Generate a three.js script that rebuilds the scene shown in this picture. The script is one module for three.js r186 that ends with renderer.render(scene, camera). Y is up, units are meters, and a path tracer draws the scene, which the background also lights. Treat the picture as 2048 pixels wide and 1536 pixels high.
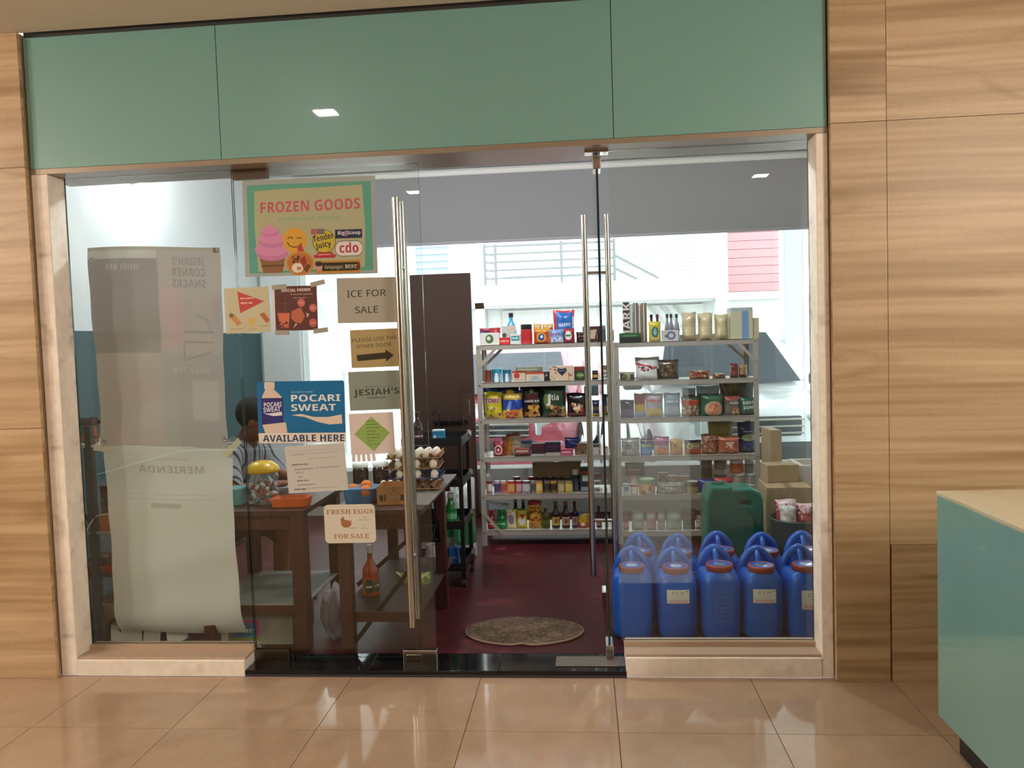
import * as THREE from 'three';
import { RoundedBoxGeometry } from 'three/addons/geometries/RoundedBoxGeometry.js';
import { mergeGeometries } from 'three/addons/utils/BufferGeometryUtils.js';
import { MarchingCubes } from 'three/addons/objects/MarchingCubes.js';
import { RectAreaLightUniformsLib } from 'three/addons/lights/RectAreaLightUniformsLib.js';

// ------------------------------------------------------------------ camera, sky, sun, exposure
const scene = new THREE.Scene();
const camera = new THREE.PerspectiveCamera(50.2146, 4 / 3, 0.05, 200);
camera.position.set(-0.0945, 1.5254, 3.6243);
camera.rotation.set(-0.0528, 0.0881, -0.0326, 'YXZ');
scene.background = new THREE.Color().setRGB(3.7, 4.0, 4.3);            // hazy white midday sky over the street
const renderer = new THREE.WebGLRenderer({ antialias: true });
renderer.toneMapping = THREE.LinearToneMapping;
renderer.toneMappingExposure = 1.0;
renderer.shadowMap.enabled = true;
RectAreaLightUniformsLib.init();
const sun = new THREE.DirectionalLight(0xfff4e2, 2.0);                  // high sun on the houses across the street
sun.position.set(6, 22, 4); sun.target.position.set(0, 0, -12); sun.shadow.radius = 1.5;
Object.assign(sun.shadow.camera, { left: -22, right: 22, top: 22, bottom: -22, near: 1, far: 60 });
scene.add(sun, sun.target);
const DOWNLIGHT = 76, ADDED_DOME = 12, DOWNLIGHT_COLOR = new THREE.Color().setRGB(1.0, 0.935, 0.85);
const SHOP_BULB = 1.8, ADDED_BULB = 4.5;

// ------------------------------------------------------------------ helpers
let seed = 7;
const rnd = () => { seed = (seed * 1664525 + 1013904223) >>> 0; return seed / 4294967296; };
const rr = (a, b) => a + (b - a) * rnd();
const used = new Map();
function numbered(n) { const k = used.get(n) || 0; used.set(n, k + 1); return k ? n + '_' + String(k).padStart(3, '0') : n; }
const hex = (h) => new THREE.Color(h);
const std = (c, roughness = 0.7, metalness = 0, extra = {}) => new THREE.MeshPhysicalMaterial({ color: Array.isArray(c) ? new THREE.Color().setRGB(...c) : hex(c), roughness, metalness, ...extra });
const B = (w, h, d, r = 0) => (r > 0 ? new RoundedBoxGeometry(w, h, d, 2, Math.min(r, w / 2.01, h / 2.01, d / 2.01)) : new THREE.BoxGeometry(w, h, d));
const span = (x0, x1, y0, y1, z0, z1, r = 0) => B(x1 - x0, y1 - y0, z1 - z0, r).translate((x0 + x1) / 2, (y0 + y1) / 2, (z0 + z1) / 2);
const cyl = (r, h, n = 16, r2 = r) => new THREE.CylinderGeometry(r2, r, h, n);
const lathe = (pts, n = 20) => new THREE.LatheGeometry(pts.map(([x, y]) => new THREE.Vector2(Math.max(x, 1e-4), y)), n);
const V = (...a) => new THREE.Vector3(...a);
function bar(a, b, w, d = w) {                                           // straight rectangular bar from a to b
  const A = V(...a), C = V(...b), g = new THREE.BoxGeometry(w, A.distanceTo(C), d);
  g.applyQuaternion(new THREE.Quaternion().setFromUnitVectors(V(0, 1, 0), C.clone().sub(A).normalize()));
  return g.translate(...A.add(C).multiplyScalar(0.5).toArray());
}
function rod(a, b, r, n = 10) {
  const A = V(...a), C = V(...b), g = new THREE.CylinderGeometry(r, r, A.distanceTo(C), n);
  g.applyQuaternion(new THREE.Quaternion().setFromUnitVectors(V(0, 1, 0), C.clone().sub(A).normalize()));
  return g.translate(...A.add(C).multiplyScalar(0.5).toArray());
}
const tube = (pts, r, n = 24, k = 8) => new THREE.TubeGeometry(new THREE.CatmullRomCurve3(pts.map((p) => V(...p))), n, r, k, false);
const merge = (list) => mergeGeometries(list.map((g) => { const h = g.index ? g.toNonIndexed() : g; if (!h.attributes.uv) h.setAttribute('uv', new THREE.BufferAttribute(new Float32Array(h.attributes.position.count * 2), 2)); return h; }));
function thing(name, label, category, pos = [0, 0, 0], turn = 0, group) {
  const o = new THREE.Group(); o.name = numbered(name); o.position.set(...pos); o.rotation.y = turn;
  o.userData = { label, category }; if (group) o.userData.group = group;
  scene.add(o); return o;
}
function part(name, geo, mat, parent, pos, rot) {
  const m = new THREE.Mesh(geo, mat); m.name = name; if (pos) m.position.set(...pos); if (rot) m.rotation.set(...rot);
  parent.add(m); return m;
}
function solo(name, label, category, geo, mat, pos = [0, 0, 0], rot, group) {
  const m = new THREE.Mesh(geo, mat); m.name = numbered(name); m.position.set(...pos); if (rot) m.rotation.set(...rot);
  m.userData = { label, category }; if (group) m.userData.group = group; scene.add(m); return m;
}
function struct(name, geo, mat, label) {
  const m = geo ? new THREE.Mesh(geo, mat) : new THREE.Group(); m.name = name; m.userData = { kind: 'structure', label, category: name.split('_')[0] };
  scene.add(m); return m;
}
// value noise for textures
function makeNoise(s) {
  const p = new Uint8Array(512); let q = s; for (let i = 0; i < 256; i++) p[i] = i;
  for (let i = 255; i > 0; i--) { q = (q * 1664525 + 1013904223) >>> 0; const j = q % (i + 1); [p[i], p[j]] = [p[j], p[i]]; }
  for (let i = 0; i < 256; i++) p[i + 256] = p[i];
  const f = (t) => t * t * (3 - 2 * t);
  return (x, y, px = 256, py = 256) => {
    const xi = Math.floor(x), yi = Math.floor(y), u = f(x - xi), v = f(y - yi), m = (a, n) => ((a % n) + n) % n;
    const h = (a, b) => p[p[m(a, px) & 255] + (m(b, py) & 255)] / 255;
    return (h(xi, yi) * (1 - u) + h(xi + 1, yi) * u) * (1 - v) + (h(xi, yi + 1) * (1 - u) + h(xi + 1, yi + 1) * u) * v;
  };
}
function tex(w, h, fn, srgb = true) {
  const d = new Uint8Array(w * h * 4);
  for (let y = 0, o = 0; y < h; y++) for (let x = 0; x < w; x++, o += 4) { const c = fn(x / w, y / h); d[o] = c[0]; d[o + 1] = c[1]; d[o + 2] = c[2]; d[o + 3] = 255; }
  const t = new THREE.DataTexture(d, w, h); t.wrapS = t.wrapT = THREE.RepeatWrapping; t.magFilter = THREE.LinearFilter; t.minFilter = THREE.LinearMipmapLinearFilter;
  if (srgb) t.colorSpace = THREE.SRGBColorSpace; t.needsUpdate = true; return t;
}
const clamp = (v) => Math.max(0, Math.min(255, v));
function worldUV(g, s, ox = 0, oy = 0) {                                 // uv in metres over s metres, by dominant normal
  const p = g.attributes.position, n = g.attributes.normal, uv = g.attributes.uv;
  for (let i = 0; i < p.count; i++) {
    const ax = Math.abs(n.getX(i)), ay = Math.abs(n.getY(i)), az = Math.abs(n.getZ(i));
    if (ay > ax && ay > az) uv.setXY(i, (p.getX(i) + ox) / s, (p.getZ(i) + oy) / s); else if (ax > az) uv.setXY(i, (p.getZ(i) + ox) / s, (p.getY(i) + oy) / s); else uv.setXY(i, (p.getX(i) + ox) / s, (p.getY(i) + oy) / s);
  }
  return g;
}

// ------------------------------------------------------------------ shared materials
const n1 = makeNoise(11), n2 = makeNoise(29), n3 = makeNoise(53);
const stoneTex = tex(1024, 1024, (u, v) => {
  const warp = n1(u * 5, v * 5, 5, 5) * 0.006 + n2(u * 14, v * 10, 14, 10) * 0.002, w = v + warp;
  const band = n1(u * 2, w * 22, 2, 22) * 0.42 + n2(u * 3, w * 70, 3, 70) * 0.5 + n3(u * 5, w * 180, 5, 180) * 0.5 + (n1(u * 9, w * 250, 9, 250) - 0.5) * 0.35;
  let k = (band - 0.72) * 40;
  const vein = n3(u * 4, w * 34, 4, 34); if (vein > 0.74) k -= (vein - 0.74) * 190 * n2(u * 9, v * 9, 9, 9);
  const crack = n1(u * 2, w * 58, 2, 58); if (crack > 0.82) k -= (crack - 0.82) * 260 * n3(u * 7, v * 7, 7, 7);
  for (const [f, s, d] of [[15, 0.0, 34], [27, 0.31, 22], [41, 0.63, 16]]) { const q = Math.abs(n2(u * 2, (w * f) * 1.0 + Math.round(s * 90), 2, 256) - 0.5); if (q < 0.03) k -= (1 - q / 0.03) * d * Math.max(0, n3(u * 8, v * 26, 8, 26) - 0.25); }
  const g = (n2(u * 512, v * 512) - 0.5) * 7;
  return [clamp(184 + k + g), clamp(156 + k * 1.08 + g), clamp(120 + k * 1.15 + g)];
});
const stone = [0, 1, 2].map((i) => { const t = stoneTex.clone(); t.offset.set(i * 0.37, i * 0.21); t.needsUpdate = true; return new THREE.MeshPhysicalMaterial({ map: t, roughness: 0.42 }); });
const tileTex = tex(512, 512, (u, v) => {
  const k = (n1(u * 8, v * 8, 8, 8) - 0.5) * 7 + (n2(u * 60, v * 60, 60, 60) - 0.5) * 6 + (n3(u * 256, v * 256) - 0.5) * 5;
  return [clamp(180 + k), clamp(152 + k), clamp(126 + k)];
});
const tileMats = [0, 1, 2].map((i) => { const t = tileTex.clone(); t.offset.set(i * 0.31, i * 0.17); t.needsUpdate = true; return new THREE.MeshPhysicalMaterial({ map: t, roughness: 0.07, color: new THREE.Color().setScalar(1 - i * 0.025), specularIntensity: 0.85 }); });
const grout = std('#5b4030', 0.9);
const tealGlass = std([0.18, 0.385, 0.355], 0.35, 0, { clearcoat: 1, clearcoatRoughness: 0.03 });
const creamTop = std('#cfc9ac', 0.25, 0, { clearcoat: 0.6, clearcoatRoughness: 0.06 });
const blackGloss = std([0.008, 0.008, 0.009], 0.08);
const ceilingPaint = std('#dad3c8', 0.95);
const whitePaint = std('#e6e2da', 0.7);
const plasterTex = tex(256, 256, (u, v) => { const st = n3(u * 14, v * 9, 14, 9) * n2(u * 33, v * 33, 33, 33), k = (n1(u * 9, v * 9, 9, 9) - 0.5) * 16 + (n2(u * 40, v * 40, 40, 40) - 0.5) * 12 - Math.max(0, st - 0.42) * 80; return [clamp(246 + k), clamp(236 + k), clamp(224 + k)]; });
const curbPaint = new THREE.MeshPhysicalMaterial({ map: plasterTex, roughness: 0.85, bumpMap: plasterTex, bumpScale: 0.0015 });
const sillPaint = std('#b8a08a', 0.6);
const trimMetal = std('#9c8d7c', 0.35, 0.35);
const steel = std('#c2c1be', 0.2, 1);
const steelDark = std('#6d665c', 0.3, 1);
const glass = new THREE.MeshPhysicalMaterial({ color: new THREE.Color().setRGB(0.955, 0.985, 0.97), roughness: 0, transmission: 1, thickness: 0, ior: 1.5 });
const glassEdge = std([0.012, 0.035, 0.03], 0.1);
const paneMats = [glassEdge, glassEdge, glassEdge, glassEdge, glass, glass], paneMatsX = [glass, glass, glassEdge, glassEdge, glassEdge, glassEdge];
const redTex = tex(512, 512, (u, v) => { const a = n1(u * 5, v * 5, 5, 5), b = n2(u * 22, v * 22, 22, 22), c = n3(u * 200, v * 200, 200, 200), k = (a - 0.5) * 14 + (b - 0.5) * 12 + (c - 0.5) * 8, d = Math.max(0, a * b - 0.42) * 90; return [clamp(66 + k + d), clamp(9 + k * 0.3 + d), clamp(16 + k * 0.4 + d)]; });
const redFloor = new THREE.MeshPhysicalMaterial({ map: redTex, roughness: 0.5, specularIntensity: 0.6 });
const wallWhite = std('#dfe2e2', 0.8);
const wallTeal = std('#2f5257', 0.7);
const blackPlastic = std([0.012, 0.012, 0.014], 0.4);
const brownWood = new THREE.MeshPhysicalMaterial({ map: tex(256, 256, (u, v) => { const k = (n1(u * 40, v * 4, 40, 4) - 0.5) * 26 + (n2(u * 90, v * 8, 90, 8) - 0.5) * 14; return [clamp(58 + k), clamp(27 + k * 0.7), clamp(18 + k * 0.5)]; }), roughness: 0.45 });
const chrome = std('#d8d4cc', 0.12, 1);

// ------------------------------------------------------------------ lobby: floor, walls, ceiling
const XL = -2.615, XR = 0.962, ZW = 0.032, HC = 2.995;
const floor = struct('floor', span(-6.3, 4.7, -0.2, -0.004, 0, 8.2), grout, 'polished beige porcelain tile floor of the lobby');
{
  const g = B(0.597, 0.012, 0.597, 0); const tiles = tileMats.map((m) => m);
  for (let i = -10; i <= 7; i++) for (let k = -1; k <= 12; k++) {
    let z0 = 0.513 + (k - 1) * 0.6, z1 = z0 + 0.6; if (z1 <= 0) continue;
    const zz0 = Math.max(z0, 0), x0 = i * 0.6, x1 = x0 + 0.6; if (x0 < -6.25 || x1 > 4.75) continue;
    const geo = zz0 === z0 ? g : B(0.597, 0.012, z1 - zz0 - 0.003);
    const m = part('tile', geo, tiles[Math.floor(rnd() * 3)], floor, [(x0 + x1) / 2, -0.006, (zz0 + z1) / 2]);
    m.rotation.y = 0;
  }
}
const wallLeft = struct('wall_left', span(-6.3, XL - 0.002, 0, HC, -0.2, 0.012), std('#8d7355', 0.8), 'cream veined stone wall to the left of the shopfront');
const wallRight = struct('wall_right', span(XR + 0.002, 4.7, 0, HC, -0.2, 0.012), wallLeft.material, 'cream veined stone wall to the right of the shopfront');
function slab(parent, x0, x1, y0, y1, i) { part('stone_panel', worldUV(span(x0 + 0.0012, x1 - 0.0012, y0 + 0.0012, y1 - 0.0012, 0.012, ZW), 3, i * 0.7, i * 1.3), stone[i % 3], parent); }
[[XL, -1.2], [-3.815, -1.2], [-5.015, -1.285]].forEach(([x, w], i) => { slab(wallLeft, x + w, x, 0, 1.19, i); slab(wallLeft, x + w, x, 1.19, 2.39, i + 1); slab(wallLeft, x + w, x, 2.39, HC, i + 2); });
slab(wallRight, XR, 1.19, 0, 2.39, 0); slab(wallRight, XR, 1.19, 2.39, HC, 1); slab(wallRight, 1.195, 2.39, 0, 0.6, 2); slab(wallRight, 1.19, 2.39, 0.6, 2.39, 0); slab(wallRight, 1.19, 2.39, 2.39, HC, 2);
slab(wallRight, 2.39, 3.59, 0, 0.6, 1); slab(wallRight, 2.39, 3.59, 0.6, 2.39, 2); slab(wallRight, 2.39, 3.59, 2.39, HC, 0); slab(wallRight, 3.59, 4.7, 0, 2.39, 1); slab(wallRight, 3.59, 4.7, 2.39, HC, 2);
struct('ceiling', span(-6.3, 4.7, HC, 3.25, 0.02, 8.2), ceilingPaint, 'plain painted lobby ceiling');
const lobbyBeige = std('#c9b696', 0.8);
struct('wall_far_left', span(-6.5, -6.3, 0, 3.25, -0.3, 8.2), lobbyBeige, 'beige side wall of the lobby');
struct('wall_far_right', span(4.7, 4.9, 0, 3.25, -0.3, 8.2), lobbyBeige, 'beige side wall of the lobby by the counter');
struct('wall_rear', span(-6.5, 4.9, 0, 3.25, 8.2, 8.4), std('#6b5a48', 0.8), 'brown wall of the lobby facing the shopfront');

// ------------------------------------------------------------------ shopfront frame
const fascia = struct('trim_1', span(XL, XR, 2.385, 3.25, -0.3, -0.014), std('#3c3a36', 0.8), 'teal back-painted glass fascia above the shopfront');
for (const [a, b] of [[XL + 0.004, -1.7], [-1.697, 0.06], [0.063, XR - 0.004]]) part('glass_panel', span(a, b, 2.386, 2.978, -0.012, 0, 0.002), tealGlass, fascia);
struct('trim_2', span(XL, XR, 2.362, 2.385, -0.3, -0.002), trimMetal, 'beige metal header strip below the fascia');
struct('trim_3', worldUV(span(XL, -2.535, 0, 2.362, -0.14, -0.004, 0.004), 0.9), curbPaint, 'white painted door jamb beside the left stone wall');
struct('trim_4', worldUV(span(0.912, XR, 0, 2.362, -0.14, -0.004, 0.004), 0.9), curbPaint, 'white painted door jamb beside the right stone wall');
function curb(name, x0, x1, h, label) {
  const c = struct(name, worldUV(span(x0, x1, 0, h - 0.012, -0.205, 0, 0.006), 0.9), curbPaint, label);
  part('sill_ledge', span(x0 - 0.002, x1 + 0.002, h - 0.014, h, -0.205, -0.012, 0.003), sillPaint, c);
  part('glazing_channel', span(x0 + 0.004, x1, h, h + 0.022, -0.16, -0.106), sillPaint, c);
}
curb('trim_5', -2.535, -1.71, 0.088, 'white painted concrete curb under the left fixed pane');
curb('trim_6', 0.058, 0.912, 0.104, 'white painted concrete curb under the right fixed pane');
const thr = struct('trim_7', span(-1.71, 0.058, 0, 0.024, -0.206, -0.004), std('#15130f', 0.8), 'polished black granite door threshold');
for (const [a, b] of [[-1.71, -1.131], [-1.129, -0.521], [-0.519, 0.058]]) part('granite_slab', span(a, b, 0.006, 0.03, -0.208, 0, 0.003), blackGloss, thr);

// ------------------------------------------------------------------ glazing of the shopfront
const pane1 = struct('window_1', span(-2.534, -1.713, 0.11, 2.36, -0.136, -0.126), paneMats, 'fixed clear glass pane on the left of the shopfront');
const pane2 = struct('window_2', span(0.042, 0.911, 0.126, 2.36, -0.136, -0.126), paneMats, 'fixed clear glass pane on the right of the shopfront');
function patch(parent, x, y, z, w, h, d, m = steelDark) { return part('patch_fitting', B(w, h, d, 0.003), m, parent, [x, y, z]); }
const doorL = struct('door_1', null, null, 'closed frameless glass door covered with notices');
part('glass_leaf', span(-1.705, -0.825, 0.042, 2.352, -0.136, -0.126), paneMats, doorL);
patch(doorL, -1.62, 2.345, -0.131, 0.168, 0.056, 0.036, std('#6f6458', 0.35, 0.8));
patch(doorL, -1.622, 0.055, -0.131, 0.168, 0.056, 0.036, steelDark);
const lock = patch(doorL, -0.902, 0.052, -0.131, 0.162, 0.058, 0.036, steel);
part('lock_plate', B(0.075, 0.03, 0.003, 0.001), chrome, lock, [-0.03, -0.006, 0.0195]);
function pull(parent, x, z, nx, nz) {                                   // a pair of two-metre tubular pull bars through the glass
  for (const s of [-1, 1]) {
    const h = part('pull_handle', merge([cyl(0.0165, 1.98, 18).translate(x + nx * s * 0.062, 1.2, z + nz * s * 0.062)]), steel, parent);
    for (const y of [0.52, 1.88]) part('standoff', rod([x + nx * s * 0.005, y, z + nz * s * 0.005], [x + nx * s * 0.062, y, z + nz * s * 0.062], 0.009), chrome, h);
  }
}
pull(doorL, -0.922, -0.131, 0, 1);
const doorR = struct('door_2', null, null, 'frameless glass door standing open into the shop');
part('glass_leaf', span(-0.016, -0.006, 0.042, 2.345, -1.02, -0.15), paneMatsX, doorR);
patch(doorR, -0.011, 2.315, -0.2, 0.036, 0.056, 0.12, steel);
patch(doorR, -0.011, 0.06, -0.19, 0.036, 0.075, 0.12, steel);
patch(doorR, -0.011, 0.075, -0.95, 0.036, 0.075, 0.13, chrome);
part('pivot_plate', span(-0.065, 0.042, 2.352, 2.362, -0.17, -0.1, 0.002), chrome, doorR);
part('closer_plate', span(-0.262, 0.056, 0.03, 0.0345, -0.165, -0.05, 0.001), std('#8f857b', 0.4, 0.8), doorR);
pull(doorR, -0.011, -0.87, 1, 0);

// ------------------------------------------------------------------ lobby lights and grille
for (const [x, z] of [[-4.92, 1.48], [-1.66, 1.48], [1.6, 1.48], [-4.92, 4.03], [-1.68, 4.03], [1.6, 4.05]]) {
  const t = thing('ceiling_downlight', 'small square warm downlight recessed in the lobby ceiling', 'lamp', [x, HC, z], 0, 'square lobby downlights');
  part('frame', merge([span(-0.085, 0.085, -0.004, 0, -0.085, -0.065), span(-0.085, 0.085, -0.004, 0, 0.065, 0.085), span(-0.085, -0.065, -0.004, 0, -0.065, 0.065), span(0.065, 0.085, -0.004, 0, -0.065, 0.065)]), whitePaint, t);
  part('diffuser', span(-0.065, 0.065, -0.002, 0, -0.065, 0.065), new THREE.MeshStandardMaterial({ color: 0xffffff, emissive: DOWNLIGHT_COLOR, emissiveIntensity: 14 }), t);
  const l = new THREE.RectAreaLight(DOWNLIGHT_COLOR, DOWNLIGHT, 0.13, 0.13); l.name = 'downlight_glow'; l.position.set(0, -0.006, 0); l.rotation.x = -Math.PI / 2; t.add(l);
}
for (const [x, z, l] of [[3.2, 3.6, 'above the counter'], [4.1, 5.4, 'by the lobby side wall'], [-5.8, 2.3, 'by the left lobby wall'], [-5.8, 3.7, 'further along the left lobby wall']]) {  // out-of-view fill lamps, added to brighten the stone walls and fascia
  const t = thing('added_dome_lamp', 'added unseen opal ceiling lamp ' + l, 'lamp', [x, HC, z]);
  part('base', cyl(0.17, 0.025, 28).translate(0, -0.0125, 0), whitePaint, t);
  part('opal_dome', lathe([[0.16, -0.025], [0.15, -0.05], [0.11, -0.075], [0.05, -0.088], [0, -0.09]], 28), new THREE.MeshStandardMaterial({ color: 0xffffff, emissive: DOWNLIGHT_COLOR, emissiveIntensity: 5 }), t);
  const l2 = new THREE.PointLight(DOWNLIGHT_COLOR, ADDED_DOME); l2.name = 'added_dome_light'; l2.position.set(0, -0.2, 0); l2.shadow.radius = 7; t.add(l2);
}
{
  const t = thing('air_grille', 'long white slot grille in the lobby ceiling', 'vent', [0.5, HC, 0.92]);
  part('frame', span(-0.75, 0.75, -0.006, 0, -0.06, 0.06), whitePaint, t);
  for (let k = 0; k < 4; k++) part('blade', span(-0.73, 0.73, -0.012, -0.004, -0.045 + k * 0.026, -0.035 + k * 0.026), whitePaint, t);
}
// ------------------------------------------------------------------ lobby counter
{
  const t = thing('reception_counter', 'teal glass-clad counter with a cream top and recessed black plinth', 'counter', [1.15, 0, 0.6]);
  part('side_panel', span(0, 1.4, 0.12, 0.925, 0, 2.1, 0.003), tealGlass, t);
  part('counter_top', span(-0.002, 1.402, 0.925, 0.94, -0.002, 2.102, 0.003), creamTop, t);
  part('plinth', span(0.055, 1.35, 0, 0.12, 0.045, 2.05), blackPlastic, t);
}
// ------------------------------------------------------------------ shop room
struct('floor_shop', worldUV(span(-2.92, 2.25, -0.2, 0.03, -3.62, -0.21), 1.6), redFloor, 'dark red painted floor of the shop');
struct('ceiling_shop', span(-3.12, 2.45, 3.0, 3.25, -3.7, -0.2), std('#d5d6d4', 0.9), 'white ceiling of the shop');
const shopLeft = struct('wall_shop_left', span(-3.12, -2.92, -0.2, 3.0, -3.62, -0.2), wallWhite, 'white side wall of the shop with a dark teal lower half');
part('dado', span(-2.921, -2.914, 0.03, 1.66, -3.6, -0.2), wallTeal, shopLeft);
struct('wall_shop_right', span(2.25, 2.45, -0.2, 3.0, -3.62, -0.2), wallWhite, 'white side wall of the shop by the cartons');
const back = struct('wall_back', merge([span(-2.92, -2.57, -0.2, 3.0, -3.62, -3.38), span(-2.57, 2.25, 2.92, 3.0, -3.62, -3.38)]), wallWhite, 'white pier and beam around the back window');
struct('wall_sill', span(-2.57, 2.25, -0.2, 0.42, -3.62, -3.4), std('#a9a7a2', 0.8), 'low solid wall below the back window');
part('pier_strip', span(-2.914, -2.9, 0.03, 2.9, -3.378, -3.37), std('#9aa39f', 0.6), back);
[[-2.57, -1.525], [-1.52, -0.435], [-0.43, 0.655], [0.66, 1.745], [1.75, 2.25]].forEach(([a, b], i) => struct('window_' + (i + 3), span(a + 0.002, b - 0.002, 0.42, 2.92, -3.45, -3.442), paneMats, 'frameless back window pane facing the street'));
{
  const t = thing('roller_blind', 'pale grey roller blind lowered over the top of the back window', 'blind', [0, 0, -3.3]);
  part('blind_fabric', span(-2.55, 2.2, 2.372, 2.93, -0.002, 0.002), std('#a9a7a8', 0.95, 0, { transmission: 0.3, thickness: 0 }), t);
  part('bottom_bar', span(-2.55, 2.2, 2.355, 2.38, -0.008, 0.008, 0.004), std('#a3a1a4', 0.5), t);
  part('roller_tube', cyl(0.03, 4.75, 16).rotateZ(Math.PI / 2).translate(-0.175, 2.955, -0.03), whitePaint, t);
}
{
  const t = thing('wall_lamp', 'glaring cool white bulb high on the left shop wall', 'lamp', [-2.92, 2.63, -1.41]);
  part('socket', cyl(0.035, 0.04, 16).rotateZ(Math.PI / 2).translate(0.02, 0, 0), whitePaint, t);
  part('bulb', new THREE.SphereGeometry(0.032, 16, 12).translate(0.065, 0, 0), new THREE.MeshStandardMaterial({ color: 0xffffff, emissive: new THREE.Color().setRGB(0.88, 0.95, 1), emissiveIntensity: 30 }), t);
  const l = new THREE.PointLight(new THREE.Color().setRGB(0.85, 0.94, 1), SHOP_BULB); l.name = 'bulb_light'; l.position.set(0.11, 0, 0); l.shadow.radius = 1.5; t.add(l);
}
for (const [x, z, l] of [[0.35, -1.15, 'above the drums'], [-1.25, -1.25, 'above the egg table']]) {  // out-of-view fill bulbs, added to brighten the shelves and blind
  const t = thing('added_ceiling_bulb', 'added unseen cool white bulb on the shop ceiling ' + l, 'lamp', [x, 3.0, z]);
  part('socket', cyl(0.04, 0.05, 16).translate(0, -0.025, 0), whitePaint, t);
  part('bulb', new THREE.SphereGeometry(0.035, 16, 12).translate(0, -0.08, 0), new THREE.MeshStandardMaterial({ color: 0xffffff, emissive: new THREE.Color().setRGB(0.95, 0.97, 1), emissiveIntensity: 30 }), t);
  const b = new THREE.PointLight(new THREE.Color().setRGB(0.95, 0.97, 1), ADDED_BULB); b.name = 'bulb_light'; b.position.set(0, -0.14, 0); b.shadow.radius = 1.7; t.add(b);
}
{
  const t = thing('door_leaf', 'tall plain dark brown wooden door leaf standing against the back window', 'door', [-1.29, 0.03, -3.3]);
  const bm = std('#41291b', 0.65);
  part('leaf', B(0.52, 2.08, 0.04, 0.004).translate(0, 1.04, 0), bm, t);
  part('edge_strip', B(0.1, 1.05, 0.012, 0.002).translate(0.2, 0.53, 0.026), std('#4e3222', 0.6), t);
  part('handle', B(0.014, 0.14, 0.02, 0.004).translate(0.215, 0.94, 0.03), steel, t);
}
{
  const t = thing('coat_rail', 'black hook rail on the brown door leaf', 'hook rail', [-1.24, 0.86, -3.25]);
  part('rail', B(0.3, 0.018, 0.02, 0.003), blackPlastic, t); part('lower_rail', B(0.3, 0.012, 0.016).translate(0, -0.1, 0), blackPlastic, t);
  for (const x of [-0.12, 0, 0.12]) part('hook', tube([[x, 0, 0.01], [x, -0.03, 0.05], [x, 0.02, 0.06], [x, 0.04, 0.05]], 0.006, 12, 6), blackPlastic, t);
}
solo('umbrella', 'black folded umbrella with a crook handle on the hook rail', 'umbrella', merge([tube([[0, -0.45, 0], [0, 0, 0], [0, 0.06, 0], [-0.03, 0.1, 0], [-0.06, 0.06, 0]], 0.008, 24, 6), cyl(0.01, 0.42, 10, 0.025).translate(0, -0.26, 0)]), blackPlastic, [-1.32, 0.86, -3.17]);

// ------------------------------------------------------------------ street outside
const concrete = std('#c9c9c5', 0.95), extWhite = std('#f1f2f2', 0.9), extGrey = std('#b2b3b2', 0.8), extPale = std('#e3e4e2', 0.8), railMat = std('#7a7d7f', 0.6);
struct('ground_street', span(-26, 26, -0.5, -0.16, -36, -3.63), concrete, 'pale concrete street outside the back window');
struct('ceiling_added_canopy', span(-14, 14, 3.3, 3.55, -7.0, -3.62), extWhite, 'inferred unseen canopy added to shade the parking strip behind the shop');  // inferred overhang out of view, added to shade the parked cars
{
  const t = thing('house', 'white two-storey house across the street with a railed balcony and red siding', 'house', [0, -0.16, -16]);
  part('wall', span(-12, 12, 0, 9, -4, -0.5), extWhite, t);
  part('balcony_slab', span(-2.4, 3.0, 2.52, 3.0, -0.5, 0.35), extWhite, t);
  part('beam', span(-12, 3.0, 2.46, 2.6, -0.45, 0.3), extGrey, t); part('beam', span(3.2, 12, 2.46, 2.64, -0.45, 0.1), extGrey, t);
  part('column', span(2.98, 3.24, 0, 9, -0.3, 0.45), extPale, t); part('column', span(-2.62, -2.4, 0, 2.6, -0.4, 0.3), extGrey, t);
  for (let k = 0; k < 15; k++) part('shutter_slat', B(4.7, 0.075, 0.03).rotateX(0.5).translate(0.35, 3.1 + k * 0.092, -0.45), extPale, t);
  const red = std('#c98d93', 0.8);
  for (let k = 0; k < 9; k++) part('siding_board', span(3.26, 4.8, 2.68 + k * 0.2, 2.87 + k * 0.2, -0.5, -0.42), red, t);
  const w = part('window', span(-4.15, -3.35, 3.3, 4.4, -0.5, -0.44), std('#9fb4c4', 0.3), t);
  for (let k = 0; k < 6; k++) part('grille_bar', span(-4.2, -3.3, 3.36 + k * 0.17, 3.385 + k * 0.17, -0.43, -0.4), std('#b9a7ba', 0.7), w);
  part('window', span(-2.98, -2.83, 3.5, 4.5, -0.5, -0.44), std('#cdbcc4', 0.4), t);
  part('garage_panel', span(-2.05, 0.35, 0.1, 2.42, -0.5, -0.42), std('#d4d4d2', 0.8), t); part('garage_panel', span(0.6, 2.8, 0.1, 2.42, -0.5, -0.42), extPale, t);
  for (let k = 0; k < 3; k++) part('diagonal_brace', bar([1.5 + k * 0.3, 2.4, -0.36], [2.0 + k * 0.3, 1.85, -0.36], 0.06), extGrey, t);
}
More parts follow.
